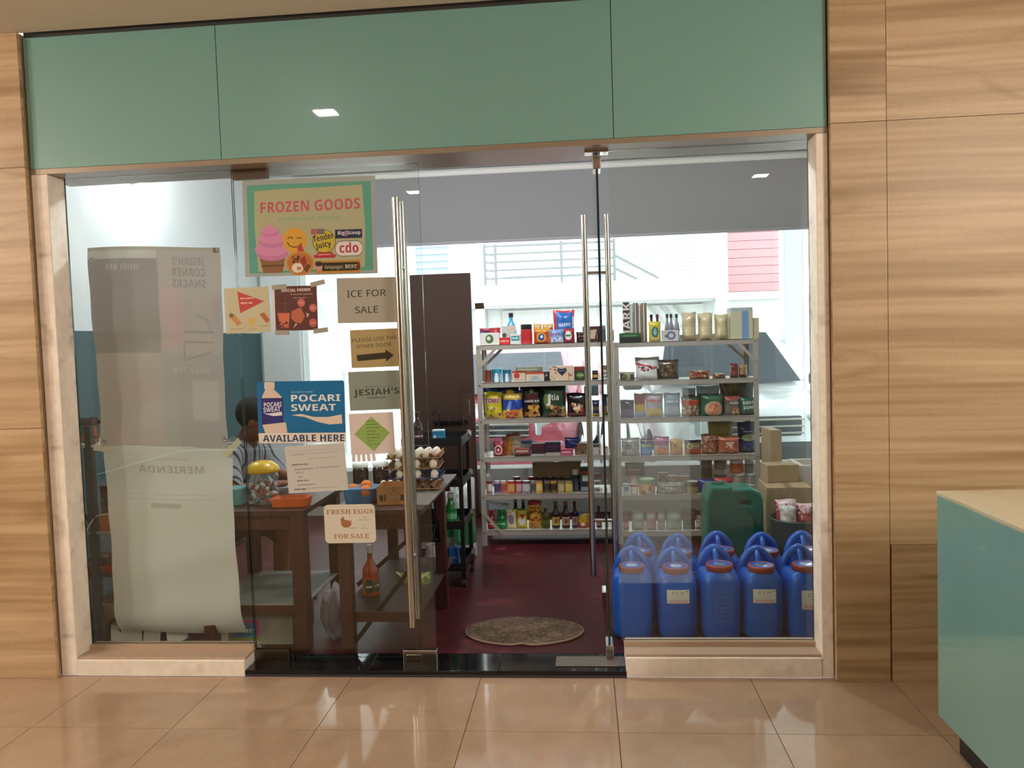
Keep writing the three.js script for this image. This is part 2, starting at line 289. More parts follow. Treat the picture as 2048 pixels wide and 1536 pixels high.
{
  const t = thing('balcony_railing', 'grey steel balcony railing with horizontal bars on the white house', 'railing', [0, 2.84, -15.75]);
  for (const x of [-2.36, -2.1, -0.55, 0.35, 0.68]) part('post', span(x - 0.03, x + 0.03, 0, 0.98, -0.03, 0.03), railMat, t);
  for (let k = 0; k < 5; k++) part('bar', span(-2.36, 0.68, 0.14 + k * 0.19, 0.18 + k * 0.19, -0.02, 0.02), railMat, t);
  for (let k = 0; k < 4; k++) part('brace', bar([-2.36, 0.2 + k * 0.19, 0], [-2.1, 0.1 + k * 0.19, 0], 0.02), railMat, t);
  part('stair_rail', bar([0.68, 0.6, 0], [1.7, 0.02, 0], 0.05), railMat, t); part('stair_rail', bar([0.68, 0.3, 0], [1.2, 0.02, 0], 0.05), railMat, t);
}
solo('pillar', 'square pale pillar beside the parked white car', 'pillar', span(-0.14, 0.14, 0, 3.46, -0.14, 0.14, 0.01), extPale, [2.46, -0.16, -6.6]);
{
  const t = thing('arched_gate', 'white arched gateway with a plain recessed door', 'gateway', [-4.25, -0.16, -9]);
  const s = new THREE.Shape(); s.moveTo(-1.2, 0); s.lineTo(0.95, 0); s.lineTo(0.95, 4.4); s.lineTo(-1.2, 4.4);
  const h = new THREE.Path(); h.moveTo(-0.3, 0); h.lineTo(-0.3, 2.0); h.quadraticCurveTo(-0.28, 2.55, 0.05, 2.45); h.quadraticCurveTo(0.36, 2.2, 0.38, 1.6); h.lineTo(0.38, 0); s.holes.push(h);
  part('wall', new THREE.ExtrudeGeometry(s, { depth: 0.25, bevelEnabled: false }), extWhite, t);
  part('arch_trim', tube([[-0.3, 0.05, 0.26], [-0.3, 2.0, 0.26], [-0.1, 2.5, 0.26], [0.15, 2.42, 0.26], [0.38, 1.75, 0.26], [0.4, 0.05, 0.26]], 0.05, 40, 6), extPale, t);
  part('door_panel', span(-0.3, 0.36, 0, 2.6, -0.02, 0.06), extPale, t);
  part('high_window', span(0.1, 0.7, 2.55, 2.9, 0.25, 0.28), std('#b7cfdc', 0.4), t);
}
// a car built from lofted cross-sections, nose towards +z
function loft(secs, n = 10) {                                             // each section: [z, halfWidth, yBottom, yTop, topHalfWidth]
  const pos = [], idx = [], ring = [];
  for (const [z, w, y0, y1, wt] of secs) {
    const r = [[-w, y0 + 0.03], [-w, y0 + (y1 - y0) * 0.55], [-w * 0.985, y0 + (y1 - y0) * 0.75], [-wt - 0.02 * w, y1 - 0.02], [-wt * 0.9, y1], [-wt * 0.4, y1 + 0.012], [wt * 0.4, y1 + 0.012], [wt * 0.9, y1], [wt + 0.02 * w, y1 - 0.02], [w * 0.985, y0 + (y1 - y0) * 0.75], [w, y0 + (y1 - y0) * 0.55], [w, y0 + 0.03], [w * 0.9, y0], [-w * 0.9, y0]];
    ring.push(r.map(([x, y]) => { pos.push(x, y, z); return pos.length / 3 - 1; }));
  }
  for (let i = 0; i < ring.length - 1; i++) { const a = ring[i], b = ring[i + 1], m = a.length; for (let k = 0; k < m; k++) { const l = (k + 1) % m; idx.push(a[k], b[k], a[l], a[l], b[k], b[l]); } }
  for (const [r, f] of [[ring[0], 1], [ring[ring.length - 1], -1]]) for (let k = 1; k < r.length - 1; k++) f > 0 ? idx.push(r[0], r[k], r[k + 1]) : idx.push(r[0], r[k + 1], r[k]);
  const g = new THREE.BufferGeometry(); g.setAttribute('position', new THREE.Float32BufferAttribute(pos, 3)); g.setIndex(idx); g.computeVertexNormals(); return g;
}
const carGlass = std([0.05, 0.07, 0.09], 0.05), rubber = std([0.02, 0.02, 0.02], 0.85), lampGlass = std('#c9d3d8', 0.1, 0.2, { clearcoat: 1 });
function car(name, label, x, z, turn, paint, tall) {
  const t = thing(name, label, 'car', [x, -0.16, z], turn), h = tall ? 1 : 0.9, low = std([0.05, 0.055, 0.06], 0.7);
  part('body', loft([[-4.4, 0.8, 0.3, 0.95 * h, 0.7], [-4.2, 0.9, 0.26, 1.05 * h, 0.8], [-3.2, 0.92, 0.25, 1.08 * h, 0.85], [-1.5, 0.92, 0.25, 1.1 * h, 0.86], [-1.0, 0.92, 0.25, 1.06 * h, 0.86], [-0.45, 0.9, 0.26, 1.0 * h, 0.82], [-0.12, 0.86, 0.3, 0.93 * h, 0.76], [0, 0.78, 0.34, 0.82 * h, 0.68]]), paint, t);
  part('cabin', loft([[-4.1, 0.84, 1.0 * h, 1.35 * h, 0.6], [-3.7, 0.86, 1.0 * h, 1.66 * h, 0.62], [-2.6, 0.86, 1.0 * h, 1.74 * h, 0.64], [-1.95, 0.86, 1.0 * h, 1.7 * h, 0.63], [-1.15, 0.85, 1.0 * h, 1.12 * h, 0.78]]), paint, t);
  const ws = loft([[-1.86, 0.6, 1.56 * h, 1.66 * h, 0.58], [-1.84, 0.6, 1.56 * h, 1.66 * h, 0.58]]);
  const g = new THREE.BufferGeometry(); g.setAttribute('position', new THREE.Float32BufferAttribute([-0.76, 1.13 * h, -1.12, 0.76, 1.13 * h, -1.12, 0.58, 1.67 * h, -1.86, -0.58, 1.67 * h, -1.86], 3)); g.setIndex([0, 1, 2, 0, 2, 3]); g.computeVertexNormals(); g.setAttribute('uv', new THREE.Float32BufferAttribute(8, 2));
  part('windscreen', g.translate(0, 0.02, 0.02), carGlass, t);
  for (const s of [-1, 1]) {
    part('side_window', bar([s * 0.8, 1.36 * h, -2.2], [s * 0.8, 1.36 * h, -3.6], 0.05, 0.36).rotateZ(0), carGlass, t);
    part('headlight', merge([B(0.36, 0.2 * h, 0.1, 0.04).rotateY(s * 0.5).translate(s * 0.66, 0.8 * h, -0.1)]), lampGlass, t);
    part('wing_mirror', B(0.22, 0.14, 0.1, 0.04).translate(s * 1.03, 1.16 * h, -1.35), std('#3a4652', 0.5), t);
    for (const zz of [-0.85, -3.5]) { const w = part('wheel', cyl(0.35, 0.24, 24).rotateZ(Math.PI / 2).translate(s * 0.8, 0.35, zz), rubber, t); part('rim', cyl(0.2, 0.02, 16).rotateZ(Math.PI / 2).translate(s * 0.925, 0.35, zz), steel, w); }
  }
  part('grille', B(0.86, 0.19 * h, 0.06, 0.02).translate(0, 0.79 * h, 0), std([0.05, 0.06, 0.07], 0.5), t);
  for (let k = 0; k < 3; k++) part('grille_bar', B(0.9, 0.022, 0.05, 0.008).translate(0, (0.725 + k * 0.065) * h, 0.025), chrome, t);
  part('bumper', B(1.66, 0.3, 0.2, 0.07).translate(0, 0.5 * h, -0.03), paint, t); part('air_intake', B(1.15, 0.22, 0.1, 0.05).translate(0, 0.53 * h, 0.04), low, t);
  for (const s of [-1, 1]) part('fog_lamp', cyl(0.06, 0.03, 14).rotateX(Math.PI / 2).translate(s * 0.68, 0.42, 0.02), lampGlass, t);
  return t;
}
car('parked_car', 'white sport utility car parked nose-in outside the back window', 1.53, -4.35, 0.04, std('#e6e9eb', 0.25, 0, { clearcoat: 1, clearcoatRoughness: 0.03 }), true);
car('parked_car', 'pale red hatchback parked outside behind the steel shelves', -1.15, -5.3, -0.1, std('#c05566', 0.25, 0, { clearcoat: 1, clearcoatRoughness: 0.03 }), false);
// ------------------------------------------------------------------ printed art: two atlases of packaging and notices
const AT = [0, 1].map(() => { const c = document.createElement('canvas'); c.width = c.height = 2048; const g = c.getContext('2d'); g.fillStyle = '#888'; g.fillRect(0, 0, 2048, 2048); return { c, g, x: 0, y: 0, h: 0 }; });
const blob = (g, x, y, r, col) => { g.fillStyle = col; g.beginPath(); for (let k = 0; k < 9; k++) { const a = k * 0.698, q = r * rr(0.7, 1.15); g.lineTo(x + Math.cos(a) * q, y + Math.sin(a) * q); } g.fill(); };
const OPS = {                                                              // all positions as fractions of the print
  r: (g, W, H, x, y, w, h, c) => { g.fillStyle = c; g.fillRect(x * W, y * H, w * W, h * H); },
  e: (g, W, H, x, y, a, b, c) => { g.fillStyle = c; g.beginPath(); g.ellipse(x * W, y * H, a * W, b * H, 0, 0, 7); g.fill(); },
  o: (g, W, H, x, y, a, b, c, lw) => { g.strokeStyle = c; g.lineWidth = lw * H; g.beginPath(); g.ellipse(x * W, y * H, a * W, b * H, 0, 0, 7); g.stroke(); },
  p: (g, W, H, c, ...q) => { g.fillStyle = c; g.beginPath(); for (let i = 0; i < q.length; i += 2) g.lineTo(q[i] * W, q[i + 1] * H); g.fill(); },
  l: (g, W, H, c, lw, ...q) => { g.strokeStyle = c; g.lineWidth = lw * H; g.lineJoin = g.lineCap = 'round'; g.beginPath(); for (let i = 0; i < q.length; i += 2) g.lineTo(q[i] * W, q[i + 1] * H); g.stroke(); },
  t: (g, W, H, s, x, y, size, c, font = 'bold', turn = 0, fit = 0) => { g.save(); g.translate(x * W, y * H); g.rotate(turn); g.fillStyle = c; g.textAlign = 'center'; g.textBaseline = 'middle'; g.font = (/(serif|monospace)/.test(font) ? font.replace(/^(\w+) /, '$1 ' + size * H + 'px ') : font + ' ' + size * H + 'px sans-serif'); if (fit) { const w = g.measureText(s).width; g.scale(fit * W / w, 1); } g.fillText(s, 0, 0); g.restore(); },
  n: (g, W, H, x, y, w, h, n, r, ...cs) => { for (let k = 0; k < n; k++) blob(g, (x + rnd() * w) * W, (y + rnd() * h) * H, r * H * rr(0.6, 1.3), cs[k % cs.length]); },
  q: (g, W, H, x, y, w, c, lw = 0.02) => { g.fillStyle = c; const s = Math.max(1, lw * H); let a = x * W, i = 0; while (a < (x + w) * W) { const b = s * rr(0.25, 0.75), t = s * rr(0.75, 1.1); g.fillRect(a, y * H + s * 0.5 - t, Math.min(b, (x + w) * W - a), t); a += b + s * (++i % 6 === 0 ? 0.6 : 0.2); } },   // unreadable small print
};
function art(a, w, h, bg, ops, mirror) {
  const A = AT[a]; if (A.x + w + 4 > 2048) { A.x = 0; A.y += A.h + 4; A.h = 0; }
  if (A.y + h > 2048) throw new Error('atlas full ' + a);
  const g = A.g; g.save(); g.beginPath(); g.rect(A.x, A.y, w, h); g.clip(); g.translate(A.x, A.y); if (mirror) { g.translate(w, 0); g.scale(-1, 1); }
  g.fillStyle = bg; g.fillRect(0, 0, w, h); for (const [k, ...v] of ops) OPS[k](g, w, h, ...v); g.restore();
  const cell = { a, u0: (A.x + 1) / 2048, u1: (A.x + w - 1) / 2048, v1: 1 - (A.y + 1) / 2048, v0: 1 - (A.y + h - 1) / 2048 };
  A.x += w + 4; A.h = Math.max(A.h, h); return cell;
}
const atlasTex = AT.map((A) => { const t = new THREE.CanvasTexture(A.c); t.colorSpace = THREE.SRGBColorSpace; return t; });
const printMat = atlasTex.map((t) => new THREE.MeshPhysicalMaterial({ map: t, roughness: 0.55 }));
const foilMat = new THREE.MeshPhysicalMaterial({ map: atlasTex[0], roughness: 0.28, clearcoat: 0.5, clearcoatRoughness: 0.2 });
const labelMat = new THREE.MeshPhysicalMaterial({ map: atlasTex[0], roughness: 0.4 });
const toCell = (g, c, f) => { const uv = g.attributes.uv; for (let i = 0; i < uv.count; i++) { let [u, v] = f ? f(i, uv.getX(i), uv.getY(i)) : [uv.getX(i), uv.getY(i)]; u = Math.max(0, Math.min(1, u)); v = Math.max(0, Math.min(1, v)); uv.setXY(i, c.u0 + (c.u1 - c.u0) * u, c.v0 + (c.v1 - c.v0) * v); } return g; };
// a filled bag with flat crimped ends, standing on y = 0
function pouchGeo(w, h, d, c, lean = 0) {
  const nx = 8, ny = 11, pos = [], uv = [], idx = [], s1 = rr(0, 9), s2 = rr(0, 9);
  for (const side of [1, -1]) for (let j = 0; j <= ny; j++) for (let i = 0; i <= nx; i++) {
    const u = i / nx, v = j / ny, a = Math.abs(u * 2 - 1), b = Math.max(0, Math.min(1, Math.min(v / 0.16, (1 - v) / 0.2)));
    const th = Math.pow(Math.max(0, 1 - a ** 2.6), 0.6) * (0.12 + 0.88 * Math.sin((b * Math.PI) / 2)), wob = 1 + 0.13 * Math.sin(u * 7 + s1 + v * 5) * Math.sin(v * 8 + s2) ;
    const pinch = 1 - 0.05 * b * Math.sin(v * Math.PI), y = v * h + (j === ny ? 0.018 * h * Math.sin(u * 6 + s1) : 0);
    pos.push((u - 0.5) * w * pinch, y, side * (th * wob * d * 0.5 + 0.0006) - lean * v * v); uv.push(side > 0 ? u : 1 - u, v);
  }
  const N = (nx + 1) * (ny + 1);
  for (const o of [0, N]) for (let j = 0; j < ny; j++) for (let i = 0; i < nx; i++) { const p = o + j * (nx + 1) + i, q = p + nx + 1; o ? idx.push(p, q, p + 1, p + 1, q, q + 1) : idx.push(p, p + 1, q, p + 1, q + 1, q); }
  const g = new THREE.BufferGeometry(); g.setAttribute('position', new THREE.Float32BufferAttribute(pos, 3)); g.setAttribute('uv', new THREE.Float32BufferAttribute(uv, 2)); g.setIndex(idx); g.computeVertexNormals();
  return toCell(g, c);
}
function boxGeo(w, h, d, c, r = 0.003) {                                   // carton: print on front and back, its ground colour on the other faces
  const g = B(w, h, d, r).translate(0, h / 2, 0), n = g.attributes.normal, p = g.attributes.position;
  return toCell(g, c, (i) => { const u = p.getX(i) / w + 0.5, v = p.getY(i) / h; return Math.abs(n.getZ(i)) > 0.6 ? [u, v] : Math.abs(n.getY(i)) > 0.6 ? [0.03 + u * 0.94, 0.98] : [0.03, v]; });
}
const wrap = (g, c, times = 2) => toCell(g, c, (i, u, v) => { const t = u * times + 0.5 * (times - 1) + 0.25; return [t - Math.floor(t), v]; });
const metalLid = std('#c8c8c4', 0.3, 1), clearPlastic = new THREE.MeshPhysicalMaterial({ color: 0xffffff, roughness: 0.06, transmission: 0.92, thickness: 0, ior: 1.45 });
const matCache = new Map(); const plast = (c, r = 0.35) => { const k = c + r; if (!matCache.has(k)) matCache.set(k, std(c, r)); return matCache.get(k); };
const glassy = (c) => { const k = 'g' + c; if (!matCache.has(k)) matCache.set(k, std(c, 0.08, 0, { clearcoat: 1, clearcoatRoughness: 0.02 })); return matCache.get(k); };

// makers: (row) => top-level thing standing on y at (x, y, z)
const MAKE = {
  bag: (o) => solo(o.name, o.label, o.cat, pouchGeo(o.w, o.h, o.d, o.cell, o.lean || 0), foilMat, o.pos, o.rot, o.group),
  box: (o) => solo(o.name, o.label, o.cat, boxGeo(o.w, o.h, o.d, o.cell), printMat[0], o.pos, o.rot, o.group),
  can: (o) => { const t = thing(o.name, o.label, o.cat, o.pos, o.rot ? o.rot[1] : 0, o.group), r = o.w / 2, h = o.h;
    part('can_body', wrap(lathe([[0.0, 0], [r * 0.94, 0], [r, h * 0.05], [r, h * 0.93], [r * 0.93, h * 0.97]], 18), o.cell), labelMat, t);
    part('can_lid', lathe([[r * 0.93, h * 0.965], [r * 0.96, h], [r * 0.9, h], [r * 0.87, h * 0.975], [0, h * 0.975]], 18), metalLid, t); return t; },
  jar: (o) => { const t = thing(o.name, o.label, o.cat, o.pos, 0, o.group), r = o.w / 2, h = o.h;
    part('jar_body', wrap(lathe([[0, 0], [r * 0.92, 0], [r, h * 0.06], [r, h * 0.68], [r * 0.9, h * 0.76]], 18), o.cell), labelMat, t);
    part('lid', lathe([[r * 0.9, h * 0.74], [r * 0.97, h * 0.76], [r * 0.97, h * 0.97], [r * 0.9, h], [0, h]], 18), plast(o.cap || '#d6d8d8', 0.4), t); return t; },
  bottle: (o) => { const t = thing(o.name, o.label, o.cat, o.pos, 0, o.group), r = o.w / 2, h = o.h, nk = o.neck || 0.36;
    part('bottle_body', lathe([[0, 0], [r * 0.9, 0], [r, h * 0.03], [r, h * 0.5], [r * 0.9, h * 0.58], [r * nk, h * 0.74], [r * nk, h * 0.88]], 18), glassy(o.color), t);
    part('label', wrap(lathe([[r * 1.01, h * 0.12], [r * 1.01, h * 0.44]], 18), o.cell), labelMat, t);
    part('cap', lathe([[r * nk * 1.15, h * 0.86], [r * nk * 1.15, h * 0.985], [r * nk, h], [0, h]], 14), plast(o.cap || '#222222', 0.4), t); return t; },
};
function shelfGoods(rows) {
  for (const [kind, x, y, z, w, h, d, name, label, cat, bg, ops, ex] of rows) {
    const o = { name, label, cat, w, h, d, pos: [x, y, z], ...ex };
    const pw = Math.round(Math.max(40, Math.min(150, w * 620))), ph = Math.round(Math.max(40, Math.min(190, h * 620)));
    o.cell = art(0, pw, ph, bg, ops); MAKE[kind](o);
  }
}
// ------------------------------------------------------------------ two slotted steel shelf racks
const rackSteel = std('#b9b2a8', 0.45, 0.35);
function shelving(label, x0, x1, tops, legTop, braces) {
  const t = thing('steel_shelf_rack', label, 'shelf', [0, 0, 0]), z0 = -2.27, z1 = -2.62, lw = 0.034;
  for (const [x, s] of [[x0, 1], [x1, -1]]) for (const [z, q] of [[z0, -1], [z1, 1]]) part('upright', merge([span(Math.min(x, x + s * lw), Math.max(x, x + s * lw), 0.03, legTop, z - 0.0015, z + 0.0015), span(x - 0.0015, x + 0.0015, 0.03, legTop, Math.min(z, z + q * lw), Math.max(z, z + q * lw))]), rackSteel, t);
  for (const y of tops) {
    const s = part('shelf_board', merge([span(x0 + 0.004, x1 - 0.004, y - 0.003, y, z1 + 0.004, z0 - 0.003), span(x0 + 0.004, x1 - 0.004, y - 0.034, y, z0 - 0.005, z0 - 0.003), span(x0 + 0.004, x1 - 0.004, y - 0.034, y, z1 + 0.003, z1 + 0.005)]), rackSteel, t);
    for (const x of [x0 + 0.016, x1 - 0.016]) part('bolt', cyl(0.005, 0.004, 8).rotateX(Math.PI / 2).translate(x, y - 0.016, z0 + 0.003), steelDark, s);
  }
  for (const [a, b, z] of braces) part('brace', bar([...a, z], [...b, z], 0.022, 0.003), rackSteel, t);
}
const LT = [1.497, 1.224, 0.958, 0.68, 0.405, 0.14], RT = [1.484, 1.21, 0.94, 0.665, 0.384, 0.12];
shelving('grey slotted steel shelf rack beside the brown door leaf', -0.868, 0.11, LT, 1.5, [[[-0.85, 1.34], [-0.72, 1.48], -2.264], [[-0.85, 0.27], [-0.72, 0.12], -2.264], [[-0.85, 1.34], [-0.7, 1.48], -2.624]]);
shelving('grey slotted steel shelf rack behind the blue drums', 0.122, 1.128, RT, 1.488, [[[1.11, 1.33], [0.98, 1.47], -2.264], [[1.11, 1.33], [0.96, 1.47], -2.624]]);
// ------------------------------------------------------------------ goods on the two racks: [kind, x, y, z, width, height, depth, name, label, category, ground colour, print, extras], metres
shelfGoods([
["box",-0.772,1.4975,-2.345,0.143,0.09,0.08,"detergent_box","white carton with a colour swirl on the top shelf beside the brown door","box","#dfddd6",[["e",0.5,0.5,0.2,0.35,"#4a6a3c"],["e",0.46,0.45,0.09,0.16,"#dfddd6"],["q",0.1,0.85,0.3,"#888"]],{}],
["bag",-0.77,1.5836,-2.345,0.157,0.04,0.06,"sachet_strip","crimson and purple sachet strip lying on the white swirl carton","packet","#a0243c",[["r",0,0.5,0.5,0.5,"#5a2f6a"],["r",0.6,0.2,0.3,0.5,"#c63a3a"]],{}],
["box",-0.668,1.4975,-2.345,0.082,0.053,0.05,"soap_box","small bright red soap box on the top shelf","box","#c62b2b",[["q",0.1,0.5,0.8,"#f3dcd0",0.2]],{}],
["box",-0.646,1.4975,-2.481,0.098,0.139,0.05,"soap_carton","tall grey-white carton behind the small red soap box","box","#c5c4bd",[["e",0.2,0.5,0.16,0.12,"#4a4a3a"],["r",0.6,0.0,0.4,0.3,"#d8b8a8"]],{}],
["box",-0.585,1.4975,-2.345,0.071,0.076,0.05,"soap_box","white and teal soap box beside the red canister","box","#dcdcd4",[["r",0.1,0.2,0.8,0.45,"#3d8a98"],["q",0.2,0.4,0.6,"#fff",0.12]],{}],
["bottle",-0.634,1.4975,-2.583,0.078,0.238,0.08,"dish_soap_bottle","bright cyan dish soap bottle with a black pump cap","bottle","#3fb4e0",[["r",0,0,1,1,"#2aa4d8"],["e",0.5,0.5,0.2,0.4,"#e8f4f8"]],{"color":"#1fa3dc","cap":"#101418","neck":0.4}],
["jar",-0.504,1.4975,-2.345,0.085,0.143,0.088,"powder_canister","red canister with a wide black lid on the top shelf","canister","#b3242c",[["r",0,0.45,1,0.5,"#c8303a"],["t","Surf",0.25,0.66,0.3,"#f4ece4","bold",0,0.3],["t","Surf",0.75,0.66,0.3,"#f4ece4","bold",0,0.3]],{"cap":"#15110f"}],
["bag",-0.395,1.4975,-2.345,0.113,0.11,0.07,"detergent_pack","orange detergent pack with a round blue emblem","packet","#c8501c",[["r",0,0,1,0.25,"#d89a3a"],["e",0.5,0.58,0.3,0.32,"#e2a640"],["e",0.5,0.58,0.2,0.22,"#2d4a86"],["e",0.52,0.55,0.09,0.1,"#d9dde6"]],{}],
["bag",-0.428,1.4975,-2.464,0.061,0.146,0.04,"paper_bag","small tan paper bag standing behind the orange detergent pack","bag","#c9a763",[["q",0.2,0.3,0.6,"#9c7a40",0.03]],{}],
["bag",-0.352,1.4975,-2.473,0.079,0.143,0.04,"paper_bag","wider tan and red paper bag behind the orange detergent pack","bag","#cda868",[["r",0.7,0.2,0.3,0.8,"#c0392b"]],{}],
["bag",-0.284,1.4975,-2.345,0.095,0.099,0.06,"powder_pack","light blue and white powder pack beside the orange detergent pack","packet","#7d9fd6",[["r",0,0.55,1,0.45,"#c9d6ee"],["q",0.15,0.35,0.6,"#c23a4a",0.1],["n",0.1,0.6,0.8,0.35,14,0.06,"#3f6dc0","#e8eef8"]],{}],
["bag",-0.195,1.4975,-2.345,0.077,0.103,0.06,"powder_pack","small crimson pack with a green and white badge","packet","#9c2432",[["e",0.45,0.5,0.32,0.3,"#e8e4dc"],["r",0.2,0.42,0.5,0.14,"#2f8a4a"]],{}],
["bag",-0.229,1.4975,-2.481,0.122,0.224,0.06,"diaper_pack","large blue pouch standing upright on the top shelf","packet","#1e66b4",[["t","HAPPY",0.5,0.42,0.16,"#f2f6fa","bold",0,0.75],["q",0.12,0.6,0.76,"#d6e4f2",0.05],["e",0.3,0.78,0.1,0.09,"#e8eef4"]],{}],
["bag",-0.234,1.4975,-2.549,0.16,0.242,0.05,"snack_pouch","red and white pouch leaning behind the large blue pouch","packet","#c8343c",[["r",0.75,0.2,0.25,0.8,"#ece6e4"]],{}],
["bag",-0.091,1.4975,-2.345,0.105,0.074,0.06,"coffee_pack","dark brown coffee pack low on the top shelf","packet","#2c1614",[["q",0.15,0.4,0.6,"#c9b7a0",0.08],["r",0.3,0.6,0.5,0.25,"#5a1c1c"]],{}],
["box",-0.039,1.4975,-2.456,0.114,0.114,0.06,"coffee_box","dark maroon box with a pale slanted front behind the coffee pack","box","#4a1a1c",[["p","#b9a68e",0.5,0.25,0.9,0.2,0.75,0.8,0.45,0.8]],{}],
["can",0.047,1.4975,-2.43,0.053,0.118,0.055,"spray_can","slim grey can standing beside the maroon box","can","#77757a",[["r",0,0.3,1,0.3,"#55535a"]],{}],
["can",0.105,1.4975,-2.388,0.049,0.083,0.051,"tin_can","dark green and red tin by the rack upright","can","#33402a",[["r",0,0.1,1,0.3,"#7a2222"]],{}],
["box",0.243,1.4845,-2.345,0.152,0.069,0.1,"tray_pack","flat green and black pack on the top shelf of the rack with bottles","packet","#2e5a34",[["r",0,0.45,1,0.55,"#1c1f1e"],["q",0.2,0.3,0.6,"#7ab07a",0.1]],{}],
["box",0.224,1.4845,-2.447,0.046,0.293,0.07,"tobacco_carton","upright dark maroon carton lettered along its side","box","#3c2226",[["t","MARK",0.55,0.5,0.34,"#d8d0ca","bold",-1.57,0]],{}],
["box",0.263,1.4845,-2.43,0.032,0.276,0.07,"foil_carton","tall narrow silver carton in the upright bundle beside the maroon carton","box","#a7a5a0",[["r",0.3,0,0.2,1,"#d6d4ce"],["r",0.7,0.2,0.12,0.8,"#57605a"]],{"group":"tall narrow cartons bundled on the top shelf"}],
["box",0.292,1.4845,-2.43,0.032,0.286,0.07,"foil_carton","tall narrow dark grey carton in the upright bundle beside the maroon carton","box","#5e5c58",[["r",0.3,0,0.2,1,"#d6d4ce"],["r",0.7,0.2,0.12,0.8,"#57605a"]],{"group":"tall narrow cartons bundled on the top shelf"}],
["box",0.321,1.4845,-2.43,0.032,0.274,0.07,"foil_carton","tall narrow brownish silver carton in the upright bundle beside the maroon carton","box","#8a7668",[["r",0.3,0,0.2,1,"#d6d4ce"],["r",0.7,0.2,0.12,0.8,"#57605a"]],{"group":"tall narrow cartons bundled on the top shelf"}],
["box",0.352,1.4845,-2.43,0.035,0.284,0.07,"foil_carton","tall narrow olive brown carton in the upright bundle beside the maroon carton","box","#6f6240",[["r",0.3,0,0.2,1,"#d6d4ce"],["r",0.7,0.2,0.12,0.8,"#57605a"]],{"group":"tall narrow cartons bundled on the top shelf"}],
["bag",0.42,1.4845,-2.345,0.086,0.146,0.05,"oil_pouch","yellow cooking oil pouch with a blue drop","packet","#c9b52e",[["e",0.5,0.52,0.3,0.26,"#3e6c74"],["p","#8fb8cc",0.5,0.3,0.66,0.56,0.5,0.7,0.34,0.56],["r",0.2,0.8,0.6,0.14,"#d9b79a"]],{}],
["bottle",0.407,1.4845,-2.456,0.035,0.199,0.036,"sauce_bottle","maroon sauce bottle behind the yellow oil pouch","bottle","#5a2038",[["r",0,0.2,1,0.6,"#c9bcc4"]],{"color":"#4a1830","cap":"#5a1028","neck":0.55,"group":"maroon bottles behind the oil pouch"}],
["bottle",0.45,1.4845,-2.456,0.035,0.198,0.036,"sauce_bottle","maroon sauce bottle behind the yellow oil pouch","bottle","#5a2038",[["r",0,0.2,1,0.6,"#c9bcc4"]],{"color":"#4a1830","cap":"#5a1028","neck":0.55,"group":"maroon bottles behind the oil pouch"}],
["bottle",0.518,1.4845,-2.43,0.038,0.198,0.04,"vinegar_bottle","clear grey vinegar bottle with a dark cap on the top shelf","bottle","#b5b4bc",[["r",0,0,1,0.3,"#4c4d55"]],{"color":"#8e8f98","cap":"#2b2f36","neck":0.45,"group":"clear vinegar bottles on the top shelf"}],
["bottle",0.555,1.4845,-2.507,0.039,0.199,0.04,"vinegar_bottle","clear grey vinegar bottle with a dark cap on the top shelf","bottle","#b5b4bc",[["r",0,0,1,0.3,"#4c4d55"]],{"color":"#8e8f98","cap":"#2b2f36","neck":0.45,"group":"clear vinegar bottles on the top shelf"}],
["bottle",0.585,1.4845,-2.43,0.042,0.196,0.043,"vinegar_bottle","clear grey vinegar bottle with a dark cap on the top shelf","bottle","#b5b4bc",[["r",0,0,1,0.3,"#4c4d55"]],{"color":"#8e8f98","cap":"#2b2f36","neck":0.45,"group":"clear vinegar bottles on the top shelf"}],
["box",0.528,1.4845,-2.345,0.117,0.081,0.05,"wipes_pack","pale grey pack with a dark round drawing in front of the vinegar bottles","packet","#c4c1c4",[["e",0.55,0.5,0.26,0.36,"#6a6a86"],["e",0.55,0.5,0.14,0.2,"#c4c1d4"],["e",0.25,0.55,0.08,0.14,"#5c6a6a"]],{}],
["bag",0.67,1.4845,-2.396,0.103,0.203,0.12,"paper_sack","tan paper sack with a folded top beside the vinegar bottles","bag","#c5b190",[["r",0.1,0.5,0.8,0.3,"#d3c8a4"],["q",0.2,0.35,0.6,"#b39c78",0.02],["q",0.2,0.7,0.6,"#c6b078",0.03]],{}],
["bag",0.785,1.4845,-2.396,0.107,0.195,0.12,"paper_sack","buff paper sack between two others on the top shelf","bag","#cbbd98",[["r",0.1,0.5,0.8,0.3,"#d3c8a4"],["q",0.2,0.35,0.6,"#b39c78",0.02],["q",0.2,0.7,0.6,"#c6b078",0.03]],{}],
["bag",0.897,1.4845,-2.396,0.096,0.181,0.12,"paper_sack","buff paper sack with a faint yellow print","bag","#c9bc94",[["r",0.1,0.5,0.8,0.3,"#d3c8a4"],["q",0.2,0.35,0.6,"#b39c78",0.02],["q",0.2,0.7,0.6,"#c6b078",0.03]],{}],
["box",1.031,1.4845,-2.405,0.154,0.223,0.16,"carton","large buff carton with a blue strip on the end of the top shelf","box","#c3bda0",[["r",0.5,0,0.3,1,"#6f93c0"],["r",0,0.0,1,0.12,"#a9b3b4"]],{}],
["box",1.131,1.4845,-2.405,0.041,0.147,0.14,"carton","narrow buff carton next to the carton with the blue strip","box","#c2b394",[],{}],
["can",-0.796,1.2245,-2.345,0.05,0.093,0.052,"sauce_tin","small rust-red tin by the upright on the second shelf","can","#7d3c26",[["r",0,0.5,1,0.4,"#b58a5c"]],{}],
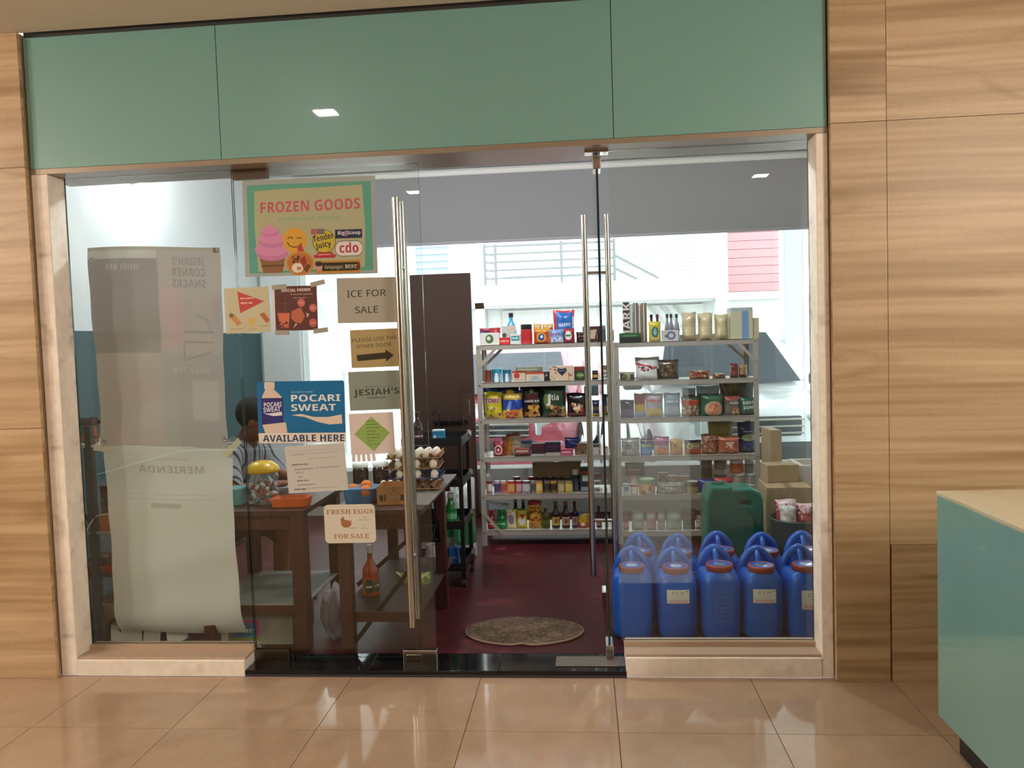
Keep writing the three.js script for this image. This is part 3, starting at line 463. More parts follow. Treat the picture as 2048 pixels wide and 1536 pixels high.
["jar",-0.732,1.2245,-2.345,0.075,0.098,0.077,"noodle_cup","blue and white noodle cup beside the rust-red tin","cup","#1f7f9c",[["e",0.25,0.5,0.14,0.3,"#e4ecee"],["e",0.75,0.5,0.14,0.3,"#e4ecee"]],{"cap":"#2b8fae"}],
["jar",-0.656,1.2245,-2.345,0.064,0.092,0.066,"noodle_cup","blue and white noodle cup with a purple band","cup","#2a6f94",[["e",0.25,0.5,0.14,0.3,"#dfe6ea"],["r",0,0.75,1,0.2,"#4a3f86"],["e",0.75,0.5,0.14,0.3,"#dfe6ea"]],{"cap":"#246a86"}],
["box",-0.566,1.2245,-2.345,0.096,0.082,0.09,"noodle_pack","red-topped noodle pack with a round red logo","packet","#d4c2ae",[["r",0,0,1,0.22,"#b5382e"],["e",0.35,0.45,0.22,0.24,"#b13a34"],["q",0.15,0.8,0.7,"#7a5a40",0.06]],{}],
["box",-0.449,1.2245,-2.345,0.131,0.071,0.09,"noodle_pack","wide pale noodle pack with a red stripe","packet","#d6cbb8",[["r",0,0,1,0.25,"#b8452f"],["p","#9fb0b4",0.1,0.9,0.5,0.4,0.9,0.9],["q",0.2,0.5,0.5,"#8a6a50",0.06]],{}],
["box",-0.492,1.2972,-2.345,0.195,0.033,0.09,"flat_pack","flat grey-green pack lying across the noodle packs","packet","#7c836a",[["r",0.1,0.3,0.7,0.4,"#a9a48c"]],{}],
["bag",-0.383,1.2245,-2.328,0.081,0.067,0.04,"chocolate_pack","black and white packet leaning on the cream box","packet","#1e1c1e",[["n",0.1,0.2,0.8,0.6,16,0.08,"#e2ddd6","#4a3a34"]],{}],
["box",-0.256,1.2245,-2.345,0.173,0.106,0.1,"biscuit_box","cream floral box with a dark heart emblem","box","#d8c3a6",[["n",0.0,0.0,0.3,1,14,0.06,"#b0463c","#7a8a4a"],["n",0.75,0.3,0.25,0.7,10,0.06,"#b0463c","#c9a070"],["p","#2a2a3e",0.52,0.66,0.32,0.34,0.36,0.14,0.52,0.2,0.68,0.14,0.72,0.34],["q",0.4,0.32,0.24,"#c9c4d4",0.06]],{}],
["box",-0.122,1.2245,-2.345,0.088,0.098,0.09,"tea_box","dark green box with a red lid band beside the cream floral box","box","#24361f",[["r",0,0,1,0.28,"#7a2a20"],["e",0.5,0.62,0.3,0.2,"#5a7a3a"],["q",0.25,0.62,0.5,"#e6ead2",0.06]],{}],
["bag",-0.012,1.2245,-2.345,0.049,0.066,0.04,"seasoning_pack","dark packet with a yellow patch near the open door","packet","#2a211c",[["r",0.1,0.45,0.7,0.3,"#b79a40"]],{}],
["box",0.042,1.2635,-2.345,0.059,0.062,0.06,"small_box","brown and white small box on top of another by the upright","box","#7a5c50",[["r",0,0.5,1,0.3,"#d4ccc4"]],{}],
["box",0.038,1.2245,-2.345,0.063,0.039,0.06,"small_box","white and grey small box under the brown one by the upright","box","#c9c6c2",[["r",0,0.4,1,0.25,"#7c8a86"]],{}],
["bag",0.215,1.2105,-2.345,0.111,0.062,0.07,"crackers_pack","olive pack with a dark ring on the second shelf","packet","#a39a80",[["e",0.25,0.5,0.2,0.34,"#4a463c"],["e",0.25,0.5,0.12,0.2,"#a39a80"],["r",0.7,0.3,0.3,0.7,"#3c3a30"]],{}],
["bag",0.364,1.2105,-2.345,0.176,0.163,0.1,"bread_bag","large white bag with a red stripe and black print","bag","#dad8d8",[["p","#b0303a",0,0.22,0.6,0.36,0.6,0.42,0,0.32],["n",0.05,0.38,0.9,0.2,22,0.05,"#22262e","#c23c44"],["r",0.86,0.5,0.14,0.5,"#3a3d42"]],{"lean":0.05}],
["bag",0.511,1.2105,-2.371,0.152,0.14,0.08,"biscuit_bag","dark brown bag of biscuits beside the white bread bag","bag","#4e4136",[["n",0.1,0.3,0.8,0.55,26,0.06,"#6a5646","#2c241e","#857058"]],{}],
["bag",0.73,1.2105,-2.345,0.144,0.058,0.09,"candy_bag","small rust-coloured bag of sweets lying on the second shelf","bag","#8a4a30",[["n",0,0.1,1,0.8,26,0.12,"#5c2c20","#b06a40","#c9a070"]],{}],
["bag",0.868,1.2105,-2.345,0.096,0.033,0.07,"candy_bag","flat brown packet between two sweet bags","bag","#7c5434",[["n",0,0.1,1,0.8,16,0.15,"#a9743c","#4c2c1c"]],{}],
["bag",0.974,1.2105,-2.345,0.061,0.101,0.06,"tied_bag","dark red plastic bag knotted at the top","bag","#6e2a26",[["n",0,0.2,1,0.7,14,0.1,"#8a3a34","#4c1c1c"]],{}],
["bag",1.035,1.2105,-2.345,0.058,0.092,0.05,"tied_bag","tan plastic bag beside the knotted dark red one","bag","#a07c54",[["r",0,0.75,1,0.25,"#3c2a20"]],{}],
["bag",-0.765,0.9585,-2.345,0.133,0.196,0.068,"crisp_bag","bright yellow crisp bag with a dark magenta name","bag","#c9bf1c",[["r",0.02,0.22,0.9,0.2,"#d8b8a4"],["t","TOMI",0.45,0.32,0.22,"#7a1038","bold",0,0.8],["n",0.1,0.5,0.5,0.2,6,0.06,"#9c8a3a","#e8dcae"],["n",0.05,0.8,0.9,0.16,12,0.06,"#7c4a24","#caa46a"]],{}],
["bag",-0.623,0.9585,-2.345,0.15,0.207,0.077,"crisp_bag","yellow and blue crisp bag with an orange lower half","bag","#d0ac3c",[["r",0,0,1,0.12,"#27306e"],["e",0.42,0.08,0.2,0.07,"#d6b23c"],["q",0.1,0.24,0.8,"#f1e2a0",0.09,18],["r",0,0.34,1,0.36,"#2a46a0"],["p","#6f90d4",0.2,0.7,0.35,0.36,0.5,0.4,0.4,0.7],["n",0,0.68,1,0.32,40,0.06,"#c8642c","#e2904a","#d8b884","#b3402a"]],{}],
["bag",-0.479,0.9585,-2.345,0.135,0.221,0.07,"crisp_bag","black and dark red crisp bag showing golden crisps","bag","#1c1214",[["r",0.15,0.2,0.7,0.2,"#4a1418"],["e",0.5,0.12,0.12,0.07,"#8a9a6a"],["q",0.1,0.44,0.8,"#d8d0cc",0.08,16],["n",0.15,0.6,0.7,0.34,30,0.06,"#c08a34","#d9a850","#a8622c"]],{}],
["bag",-0.318,0.9585,-2.345,0.177,0.235,0.09,"crisp_bag","large dark green crisp bag with big white lettering","bag","#24402a",[["r",0,0.0,1,0.2,"#1e3a24"],["e",0.17,0.45,0.12,0.2,"#6f8a4c"],["p","#e6e4da",0.26,0.28,0.38,0.26,0.36,0.58,0.28,0.66,0.16,0.62,0.26,0.54],["t","tia",0.56,0.38,0.26,"#ecebe2","bold",0,0.34],["n",0.2,0.66,0.75,0.3,34,0.055,"#a07048","#6e2c24","#c9b07c","#b3823c"]],{}],
["bag",-0.15,0.9585,-2.345,0.151,0.172,0.078,"crisp_bag","black crisp bag with an orange picture and maroon base","bag","#141013",[["r",0,0.8,1,0.2,"#5e2018"],["n",0.28,0.42,0.44,0.36,24,0.07,"#c87c34","#e3b888","#a8442c","#ece4d8"],["q",0.3,0.2,0.4,"#8a8684",0.04]],{}],
["bag",-0.716,0.9585,-2.473,0.27,0.243,0.07,"crisp_bag","wide navy blue crisp bag standing behind the yellow one","bag","#121a58",[["e",0.3,0.25,0.14,0.12,"#1f5a8c"],["e",0.8,0.3,0.1,0.1,"#2a52b4"]],{}],
["bag",-0.48,0.9585,-2.473,0.189,0.24,0.07,"crisp_bag","wide dark navy crisp bag behind the black and red one","bag","#10133e",[["e",0.3,0.4,0.1,0.1,"#2646a0"]],{}],
["bag",-0.011,0.9585,-2.345,0.063,0.117,0.06,"crisp_bag","small navy bag with a yellow foot near the open door","bag","#1a1f48",[["r",0,0.4,1,0.2,"#6a5a34"],["r",0,0.8,1,0.2,"#b39a2c"]],{}],
["bag",0.045,0.9585,-2.388,0.056,0.157,0.05,"crisp_bag","slate blue and olive bag against the rack upright","bag","#33444c",[["r",0,0.55,1,0.45,"#8a7a3c"]],{}],
["bag",0.21,0.9405,-2.345,0.101,0.13,0.052,"crisp_bag","purple and black crisp bag on the third shelf of the rack with drums","bag","#3a2a52",[["r",0,0.5,1,0.5,"#6c6088"],["r",0,0,1,0.2,"#222a20"]],{}],
["bag",0.301,0.9405,-2.345,0.08,0.174,0.041,"crisp_bag","small red and yellow crisp bag beside the purple one","bag","#8c3038",[["r",0,0.45,1,0.3,"#c2a83c"],["r",0,0.75,1,0.25,"#9a9ac0"]],{}],
["bag",0.404,0.9405,-2.345,0.128,0.172,0.066,"crisp_bag","pink-lettered pale crisp bag with a yellow base","bag","#b9a9b4",[["q",0.1,0.3,0.8,"#c8503c",0.1,16],["r",0.1,0.62,0.8,0.3,"#cdb968"]],{}],
["bag",0.531,0.9405,-2.345,0.117,0.172,0.06,"crisp_bag","blue-grey crisp bag next to the pink-lettered one","bag","#8ea6b8",[["q",0.15,0.35,0.7,"#e3edf0",0.08],["r",0.1,0.55,0.8,0.35,"#a9bfc8"]],{}],
["bag",0.662,0.9405,-2.345,0.131,0.143,0.067,"nut_bag","clear bag of pale nuts with an orange-red header","bag","#6a5244",[["r",0,0,1,0.18,"#33463c"],["r",0.05,0.18,0.9,0.26,"#b84830"],["n",0,0.46,1,0.5,40,0.07,"#b89c80","#8a6450","#d2bea4"]],{}],
["bag",0.813,0.9405,-2.345,0.161,0.157,0.083,"crisp_bag","green crisp bag with a round coral picture","bag","#2c6248",[["e",0.55,0.66,0.4,0.34,"#c9a88e"],["e",0.55,0.66,0.26,0.25,"#d88a6c"],["n",0.38,0.5,0.34,0.3,14,0.04,"#b05a3c","#e3a488"]],{}],
["bag",0.955,0.9405,-2.345,0.116,0.139,0.06,"crisp_bag","grey-brown crisp bag with a red top and white scrawl","bag","#6e6660",[["r",0,0,1,0.22,"#9a4a4a"],["q",0.35,0.35,0.6,"#e6e2dc",0.1,14],["n",0.5,0.6,0.5,0.35,12,0.08,"#d6a880","#b5684c"]],{}],
["bag",1.062,0.9405,-2.345,0.105,0.125,0.054,"nut_snack_bag","dark green bag with two rows of white capitals","bag","#2f5e54",[["t","DING",0.55,0.3,0.24,"#e6efea","bold",-0.1,0.8],["t","DONG",0.6,0.56,0.24,"#e6efea","bold",-0.1,0.8],["r",0,0.82,1,0.18,"#3a3a34"]],{}],
["bag",1.012,0.9405,-2.473,0.247,0.235,0.08,"chocolate_snack_bag","big dark bag with black letters behind the smaller bags","bag","#49524e",[["e",0.35,0.15,0.16,0.2,"#7a7a44"],["t","MOBY",0.62,0.3,0.2,"#1c2022","bold",0,0.6],["l","#e4e8e6",0.02,0.08,0.05,0.2,0.5]],{}],
["bag",0.669,0.9405,-2.481,0.098,0.196,0.05,"foil_bag","silver-topped green foil bag behind the nut bag","bag","#3a4a42",[["r",0,0,1,0.25,"#b4ccd6"]],{}],
["bag",0.807,0.9405,-2.481,0.168,0.207,0.05,"foil_bag","wider silver-topped green foil bag behind the coral picture bag","bag","#2f5444",[["r",0,0,1,0.28,"#c2d8e4"]],{}],
["bag",-0.737,0.6805,-2.345,0.079,0.104,0.041,"candy_pack","round-fronted red and white sweet packet","packet","#8e2430",[["e",0.5,0.55,0.38,0.34,"#d8c8c0"],["e",0.5,0.55,0.26,0.24,"#9c2a34"],["e",0.5,0.55,0.12,0.1,"#ddd0c8"]],{}],
["bag",-0.69,0.6805,-2.362,0.043,0.138,0.03,"sachet","brown sachet in the leaning row on the fourth shelf","packet","#8a4a24",[["r",0.1,0,0.8,0.14,"#6a2020"],["q",0.2,0.5,0.6,"#6a4a30",0.05]],{"group":"leaning sachets on the fourth shelf"}],
["bag",-0.656,0.6805,-2.362,0.05,0.16,0.03,"sachet","golden sachet in the leaning row on the fourth shelf","packet","#a9722c",[["r",0.1,0,0.8,0.14,"#6a2020"],["q",0.2,0.5,0.6,"#6a4a30",0.05]],{"group":"leaning sachets on the fourth shelf"}],
["bag",-0.608,0.6805,-2.362,0.072,0.166,0.03,"sachet","grey-beige sachet in the leaning row on the fourth shelf","packet","#a3937c",[["r",0.1,0,0.8,0.14,"#6a2020"],["q",0.2,0.5,0.6,"#6a4a30",0.05]],{"group":"leaning sachets on the fourth shelf"}],
["box",-0.56,0.6805,-2.32,0.11,0.059,0.05,"sachet_box","low red-brown sachet box under the leaning row","box","#8a3a34",[["r",0.1,0.2,0.8,0.3,"#b59a90"],["r",0,0.7,1,0.3,"#2c1c1c"]],{}],
["bag",-0.533,0.6805,-2.43,0.087,0.108,0.06,"milk_sachet","white and blue striped sachet pack","packet","#c8ccd4",[["r",0,0.1,1,0.2,"#3a5aa0"],["r",0,0.5,1,0.15,"#56709c"]],{}],
["box",-0.442,0.6805,-2.345,0.1,0.09,0.08,"sachet_box","dark maroon sachet stack in the middle of the fourth shelf","box","#4a1826",[["r",0,0.5,1,0.25,"#2a2028"],["r",0.0,0.82,1,0.18,"#a8a49c"]],{}],
["box",-0.334,0.6805,-2.345,0.11,0.099,0.08,"sachet_box","purple-black sachet stack beside the maroon one","box","#2a1830",[["r",0,0.3,1,0.12,"#4a2848"],["r",0,0.75,1,0.25,"#a09a8c"]],{}],
["box",-0.234,0.6805,-2.328,0.092,0.048,0.06,"sachet_box","low pink sachet box on the fourth shelf","box","#b24a6a",[["r",0.1,0.4,0.7,0.2,"#dcb8c4"]],{}],
["bag",-0.194,0.7252,-2.345,0.11,0.081,0.06,"navy_pouch","navy blue pouch lying on the pink sachet box","packet","#1a2258",[["q",0.2,0.5,0.6,"#3a52a0",0.08]],{}],
["box",-0.121,0.6805,-2.362,0.113,0.085,0.08,"patterned_box","brown mottled box near the door handle","box","#6e5238",[["n",0,0.1,1,0.85,40,0.08,"#4a3424","#927250","#3c2c20"]],{}],
["box",-0.021,0.6805,-2.345,0.046,0.074,0.04,"small_packet","pale packet with a dark top beyond the door handle","packet","#b5ada4",[["r",0,0,1,0.3,"#4c4642"]],{}],
["box",0.031,0.6805,-2.345,0.063,0.055,0.05,"small_packet","red and white packet against the upright on the fourth shelf","packet","#c8b8b0",[["r",0,0.3,0.4,0.7,"#9c2430"],["r",0.0,0,1,0.2,"#8a6a54"]],{}],
["bag",0.227,0.6655,-2.345,0.133,0.127,0.068,"clear_pouch","crinkled clear silver pouch on the fourth shelf","packet","#a5a4a2",[["n",0,0,1,1,40,0.06,"#c6c6c4","#86847f","#d9dad8"]],{}],
["bag",0.34,0.6655,-2.345,0.087,0.118,0.05,"powder_pack","blue pack with a yellow name beside the clear silver pouch","packet","#5f88bc",[["r",0,0,1,0.22,"#3c2a34"],["r",0.1,0.32,0.8,0.16,"#b9b878"],["e",0.5,0.75,0.35,0.2,"#7aa4d6"]],{}],
["bag",0.448,0.6655,-2.345,0.114,0.133,0.05,"biscuit_pack","pink biscuit pack with an orange biscuit picture","packet","#b4688a",[["r",0,0.45,1,0.55,"#b9a49c"],["e",0.5,0.75,0.34,0.2,"#c8764c"]],{}],
["bag",0.555,0.6655,-2.345,0.093,0.113,0.05,"puffs_pack","orange and yellow puffs packet","packet","#c69a5c",[["p","#e2bc58",0.6,0.2,0.95,0.1,0.9,0.6,0.7,0.55],["n",0.1,0.3,0.6,0.5,16,0.06,"#d8b078","#a8643c"]],{}],
["bag",0.672,0.6655,-2.345,0.121,0.103,0.05,"oat_pack","dark-topped pack with a pale ring and red foot","packet","#8a7458",[["r",0,0,1,0.2,"#242024"],["r",0,0.65,1,0.35,"#a84030"],["o",0.3,0.42,0.14,0.14,"#d8ceb0",0.06],["q",0.45,0.42,0.45,"#d8ceb0",0.06]],{}],
["bag",0.791,0.6655,-2.354,0.113,0.143,0.07,"peanut_bag","clear bag full of reddish peanuts","bag","#8e5c44",[["n",0,0.08,1,0.9,60,0.05,"#b07c58","#74402e","#c99c74","#a0604a"]],{}],
["bag",0.925,0.6655,-2.345,0.15,0.123,0.07,"snack_pouch","salmon red pouch with a pale pointed window","packet","#a8583e",[["r",0.05,0.1,0.9,0.1,"#c46a4c"],["p","#d8c2b0",0.3,0.3,0.75,0.3,0.55,0.7],["n",0.2,0.55,0.6,0.4,18,0.06,"#c98a68","#8c4430"]],{}],
["bag",1.061,0.6655,-2.396,0.127,0.219,0.08,"crisp_bag","tall navy blue bag with a pale green oval","bag","#1f2154",[["e",0.6,0.5,0.4,0.12,"#a9b088"],["q",0.3,0.3,0.5,"#d8dcec",0.05],["n",0.3,0.7,0.6,0.25,12,0.05,"#4a4ca0","#2a2c6a"]],{}],
["bag",0.892,0.6655,-2.481,0.182,0.222,0.06,"pasta_bag","olive yellow bag standing behind the peanuts","bag","#8d8558",[["r",0,0.1,1,0.3,"#a39a62"],["n",0.1,0.4,0.8,0.5,20,0.05,"#756c44","#b0a470"]],{}],
["can",-0.81,0.4055,-2.32,0.043,0.099,0.044,"tin_can","maroon and white tin can in the front row of the canned food shelf","can","#8a2430",[["r",0,0.3,1,0.38,"#d8d0c8"],["q",0.05,0.5,0.4,"#8a2430",0.1],["q",0.55,0.5,0.4,"#8a2430",0.1]],{"group":"tins in front on the canned food shelf"}],
["can",-0.753,0.4055,-2.32,0.047,0.098,0.048,"tin_can","grey and violet tin can in the front row of the canned food shelf","can","#b9b3b8",[["r",0,0.3,1,0.38,"#4a4068"],["q",0.05,0.5,0.4,"#b9b3b8",0.1],["q",0.55,0.5,0.4,"#b9b3b8",0.1]],{"group":"tins in front on the canned food shelf"}],
["can",-0.705,0.4055,-2.32,0.047,0.097,0.048,"tin_can","peach tin can in the front row of the canned food shelf","can","#c9a890",[["r",0,0.3,1,0.38,"#b2584a"],["q",0.05,0.5,0.4,"#c9a890",0.1],["q",0.55,0.5,0.4,"#c9a890",0.1]],{"group":"tins in front on the canned food shelf"}],
["can",-0.651,0.4055,-2.32,0.057,0.096,0.059,"tin_can","bright red and orange tin can in the front row of the canned food shelf","can","#b53a22",[["r",0,0.3,1,0.38,"#d89a58"],["q",0.05,0.5,0.4,"#b53a22",0.1],["q",0.55,0.5,0.4,"#b53a22",0.1]],{"group":"tins in front on the canned food shelf"}],
["can",-0.593,0.4055,-2.32,0.05,0.095,0.052,"tin_can","crimson tin can in the front row of the canned food shelf","can","#a0222e",[["r",0,0.3,1,0.38,"#c9a0a0"],["q",0.05,0.5,0.4,"#a0222e",0.1],["q",0.55,0.5,0.4,"#a0222e",0.1]],{"group":"tins in front on the canned food shelf"}],
["can",-0.539,0.4055,-2.32,0.061,0.094,0.062,"tin_can","dark grey and white tin can in the front row of the canned food shelf","can","#5a4a52",[["r",0,0.3,1,0.38,"#c8c4c8"],["q",0.05,0.5,0.4,"#5a4a52",0.1],["q",0.55,0.5,0.4,"#5a4a52",0.1]],{"group":"tins in front on the canned food shelf"}],
["can",-0.488,0.4055,-2.32,0.039,0.093,0.04,"tin_can","plain grey tin can in the front row of the canned food shelf","can","#9a948c",[["r",0,0.3,1,0.38,"#5a5650"],["q",0.05,0.5,0.4,"#9a948c",0.1],["q",0.55,0.5,0.4,"#9a948c",0.1]],{"group":"tins in front on the canned food shelf"}],
["can",-0.444,0.4055,-2.32,0.053,0.093,0.055,"tin_can","golden yellow tin can in the front row of the canned food shelf","can","#c9882c",[["r",0,0.3,1,0.38,"#e4c878"],["q",0.05,0.5,0.4,"#c9882c",0.1],["q",0.55,0.5,0.4,"#c9882c",0.1]],{"group":"tins in front on the canned food shelf"}],
["can",-0.385,0.4055,-2.32,0.046,0.092,0.048,"tin_can","smoky grey tin can in the front row of the canned food shelf","can","#7a746a",[["r",0,0.3,1,0.38,"#3c3a34"],["q",0.05,0.5,0.4,"#7a746a",0.1],["q",0.55,0.5,0.4,"#7a746a",0.1]],{"group":"tins in front on the canned food shelf"}],
["can",-0.338,0.4055,-2.32,0.053,0.091,0.055,"tin_can","amber and brown tin can in the front row of the canned food shelf","can","#b5802c",[["r",0,0.3,1,0.38,"#4a3020"],["q",0.05,0.5,0.4,"#b5802c",0.1],["q",0.55,0.5,0.4,"#b5802c",0.1]],{"group":"tins in front on the canned food shelf"}],
["can",-0.283,0.4055,-2.32,0.053,0.09,0.055,"tin_can","khaki tin can in the front row of the canned food shelf","can","#8a7a54",[["r",0,0.3,1,0.38,"#c8b488"],["q",0.05,0.5,0.4,"#8a7a54",0.1],["q",0.55,0.5,0.4,"#8a7a54",0.1]],{"group":"tins in front on the canned food shelf"}],
["can",-0.227,0.4055,-2.32,0.057,0.089,0.058,"tin_can","olive gold tin can in the front row of the canned food shelf","can","#a08a34",[["r",0,0.3,1,0.38,"#cfc06a"],["q",0.05,0.5,0.4,"#a08a34",0.1],["q",0.55,0.5,0.4,"#a08a34",0.1]],{"group":"tins in front on the canned food shelf"}],
["can",-0.617,0.4055,-2.421,0.054,0.108,0.056,"tin_can","dark tin can with a pale lid in the back row of the canned food shelf","can","#5c2a2a",[["r",0,0.3,1,0.3,"#8a7a6a"]],{"group":"tins behind on the canned food shelf"}],
["can",-0.505,0.4055,-2.421,0.054,0.106,0.056,"tin_can","dark tin can with a pale lid in the back row of the canned food shelf","can","#7a2024",[["r",0,0.3,1,0.3,"#8a7a6a"]],{"group":"tins behind on the canned food shelf"}],
["can",-0.442,0.4055,-2.421,0.054,0.105,0.056,"tin_can","dark tin can with a pale lid in the back row of the canned food shelf","can","#4c1c20",[["r",0,0.3,1,0.3,"#8a7a6a"]],{"group":"tins behind on the canned food shelf"}],
["can",-0.371,0.4055,-2.421,0.054,0.104,0.056,"tin_can","dark tin can with a pale lid in the back row of the canned food shelf","can","#3c2a20",[["r",0,0.3,1,0.3,"#8a7a6a"]],{"group":"tins behind on the canned food shelf"}],
["can",-0.312,0.4055,-2.421,0.054,0.103,0.056,"tin_can","dark tin can with a pale lid in the back row of the canned food shelf","can","#4a3624",[["r",0,0.3,1,0.3,"#8a7a6a"]],{"group":"tins behind on the canned food shelf"}],
["can",-0.251,0.4055,-2.421,0.058,0.101,0.059,"tin_can","dark tin can with a pale lid in the back row of the canned food shelf","can","#4a4024",[["r",0,0.3,1,0.3,"#8a7a6a"]],{"group":"tins behind on the canned food shelf"}],
["bottle",-0.828,0.4055,-2.396,0.033,0.135,0.034,"tiny_bottle","tiny bottle with a white cap by the upright of the canned food shelf","bottle","#c8c4c4",[["r",0,0.3,1,0.4,"#a8a4a8"]],{"color":"#b9b4b8","cap":"#eeeeee","neck":0.6}],
["jar",-0.174,0.4055,-2.396,0.054,0.16,0.055,"spread_jar","slate blue jar with a stacked white lid","jar","#34424e",[["r",0,0.3,1,0.3,"#5a6a74"]],{"cap":"#e4e6e6"}],
["box",-0.102,0.4797,-2.371,0.082,0.104,0.06,"milk_box","green and white box with a red band standing high on the canned food shelf","box","#37512e",[["r",0,0.25,1,0.22,"#8a3a2c"],["r",0.2,0.55,0.7,0.4,"#c8ccc8"]],{}],
["box",-0.105,0.4055,-2.371,0.082,0.074,0.07,"dark_carton","dark carton under the green and white box","box","#2a2a2c",[["r",0.1,0.5,0.8,0.4,"#8a90a0"]],{}],
["box",-0.019,0.5049,-2.354,0.046,0.032,0.05,"small_carton","top outer carton of the little stack against the rack upright","box","#8a5c4c",[["r",0.2,0.25,0.6,0.5,"#4c3a34"],["q",0.25,0.5,0.5,"#dcd4c8",0.1]],{"group":"little cartons stacked by the upright"}],
["box",0.032,0.5049,-2.354,0.046,0.031,0.05,"small_carton","top inner carton of the little stack against the rack upright","box","#a8765c",[["r",0.2,0.25,0.6,0.5,"#4c3a34"],["q",0.25,0.5,0.5,"#dcd4c8",0.1]],{"group":"little cartons stacked by the upright"}],
["box",-0.02,0.4552,-2.354,0.046,0.03,0.05,"small_carton","middle outer carton of the little stack against the rack upright","box","#9a9488",[["r",0.2,0.25,0.6,0.5,"#4c3a34"],["q",0.25,0.5,0.5,"#dcd4c8",0.1]],{"group":"little cartons stacked by the upright"}],
["box",0.031,0.4552,-2.354,0.046,0.029,0.05,"small_carton","middle inner carton of the little stack against the rack upright","box","#b39a84",[["r",0.2,0.25,0.6,0.5,"#4c3a34"],["q",0.25,0.5,0.5,"#dcd4c8",0.1]],{"group":"little cartons stacked by the upright"}],
["box",-0.022,0.4055,-2.354,0.046,0.028,0.05,"small_carton","bottom outer carton of the little stack against the rack upright","box","#a39c94",[["r",0.2,0.25,0.6,0.5,"#3a3a3a"],["q",0.25,0.5,0.5,"#dcd4c8",0.1]],{"group":"little cartons stacked by the upright"}],
["box",0.029,0.4055,-2.354,0.046,0.027,0.05,"small_carton","bottom inner carton of the little stack against the rack upright","box","#b5a08c",[["r",0.2,0.25,0.6,0.5,"#3a3a3a"],["q",0.25,0.5,0.5,"#dcd4c8",0.1]],{"group":"little cartons stacked by the upright"}],
["box",0.189,0.3845,-2.345,0.046,0.076,0.04,"small_carton","white and pale blue carton on the tin shelf of the rack with drums","box","#c6c9c8",[["r",0.15,0.3,0.7,0.4,"#7c94b0"]],{}],
["can",0.246,0.3845,-2.345,0.059,0.071,0.061,"tin_can","red and white tin under another red tin","can","#b33a30",[["r",0,0.3,1,0.3,"#ddd4cc"]],{}],
["can",0.248,0.4596,-2.345,0.052,0.059,0.054,"tin_can","pale red tin stacked on the red and white one","can","#c07a6a",[["r",0,0.35,1,0.4,"#d8c8bc"]],{}],
["jar",0.339,0.3845,-2.345,0.119,0.11,0.122,"noodle_tub","instant noodle tub with a green rim","tub","#b89a80",[["n",0,0.2,1,0.7,30,0.07,"#e0d0b8","#a84a34","#c9b060"],["r",0,0,1,0.1,"#6a9a5c"]],{"cap":"#7fae78"}],
["bag",0.256,0.5073,-2.388,0.144,0.1,0.05,"seasoning_pouch","green and orange pouch resting on the tins","packet","#7a5c2e",[["r",0,0,1,0.3,"#8a9a44"],["q",0.2,0.5,0.6,"#e8d8a0",0.12],["r",0,0.72,1,0.28,"#6a3c20"]],{}],
["bag",0.509,0.3845,-2.345,0.212,0.082,0.1,"clear_packs","stack of crinkled clear plastic packs on the tin shelf","packet","#8a8678",[["n",0,0,1,1,40,0.1,"#a8a496","#6c685c","#bcb8aa"]],{}],
["box",0.465,0.3845,-2.456,0.071,0.134,0.05,"small_carton","cream carton with a framed label behind the clear packs","box","#bcae98",[["o",0.5,0.5,0.3,0.3,"#8a7460",0.06]],{}],
["box",0.534,0.3845,-2.456,0.057,0.11,0.05,"small_carton","pale lettered carton behind the clear packs","box","#c4b8a4",[["q",0.15,0.5,0.7,"#6c6054",0.16]],{}],
["box",0.611,0.3845,-2.456,0.085,0.105,0.05,"small_carton","buff carton at the end of the row behind the clear packs","box","#b59c74",[["q",0.15,0.5,0.7,"#8a7450",0.1]],{}],
["jar",0.664,0.3845,-2.345,0.09,0.086,0.093,"spread_jar","dark brown jar with an olive label","jar","#4c4434",[["r",0,0.3,1,0.4,"#8a805c"]],{"cap":"#6a6450"}],
["bag",0.764,0.3845,-2.345,0.117,0.099,0.06,"biscuit_pack","royal blue biscuit packet beside the red one","packet","#2a2c86",[["e",0.7,0.6,0.16,0.2,"#8a90c8"],["q",0.2,0.4,0.6,"#aab0e0",0.08]],{}],
["bag",0.882,0.3845,-2.337,0.127,0.109,0.06,"biscuit_pack","crimson biscuit packet with a pale biscuit picture","packet","#b3303e",[["e",0.7,0.7,0.26,0.26,"#b0b894"],["n",0.1,0.1,0.8,0.4,14,0.05,"#d86a70","#8c1c2c"]],{}],
["jar",0.78,0.3845,-2.456,0.088,0.231,0.09,"pickle_jar","tall olive pickle jar behind the blue biscuit packet","jar","#6a6434",[["r",0,0.1,1,0.25,"#4c4c40"],["r",0,0.5,1,0.3,"#7c7644"]],{"cap":"#8a8c84"}],
["jar",0.881,0.3845,-2.464,0.095,0.154,0.098,"spread_tub","lower grey tub of the two behind the crimson packet","tub","#6c6460",[["r",0,0.3,1,0.4,"#a09c98"]],{"cap":"#c9c9c6"}],
["jar",0.884,0.5387,-2.464,0.094,0.085,0.097,"spread_tub","upper grey tub of the two behind the crimson packet","tub","#7c7a78",[["r",0,0.3,1,0.4,"#a09c98"]],{"cap":"#c9c9c6"}],
["jar",0.994,0.3845,-2.354,0.086,0.061,0.088,"spread_jar","bottom white-lidded jar of the stack beside the crimson packet","jar","#6a5c58",[["r",0,0.25,1,0.4,"#9a9490"]],{"cap":"#d2d6d6"}],
["jar",0.995,0.4452,-2.354,0.086,0.08,0.088,"spread_jar","middle white-lidded jar of the stack beside the crimson packet","jar","#5c4844",[["r",0,0.25,1,0.4,"#9a9490"]],{"cap":"#d2d6d6"}],
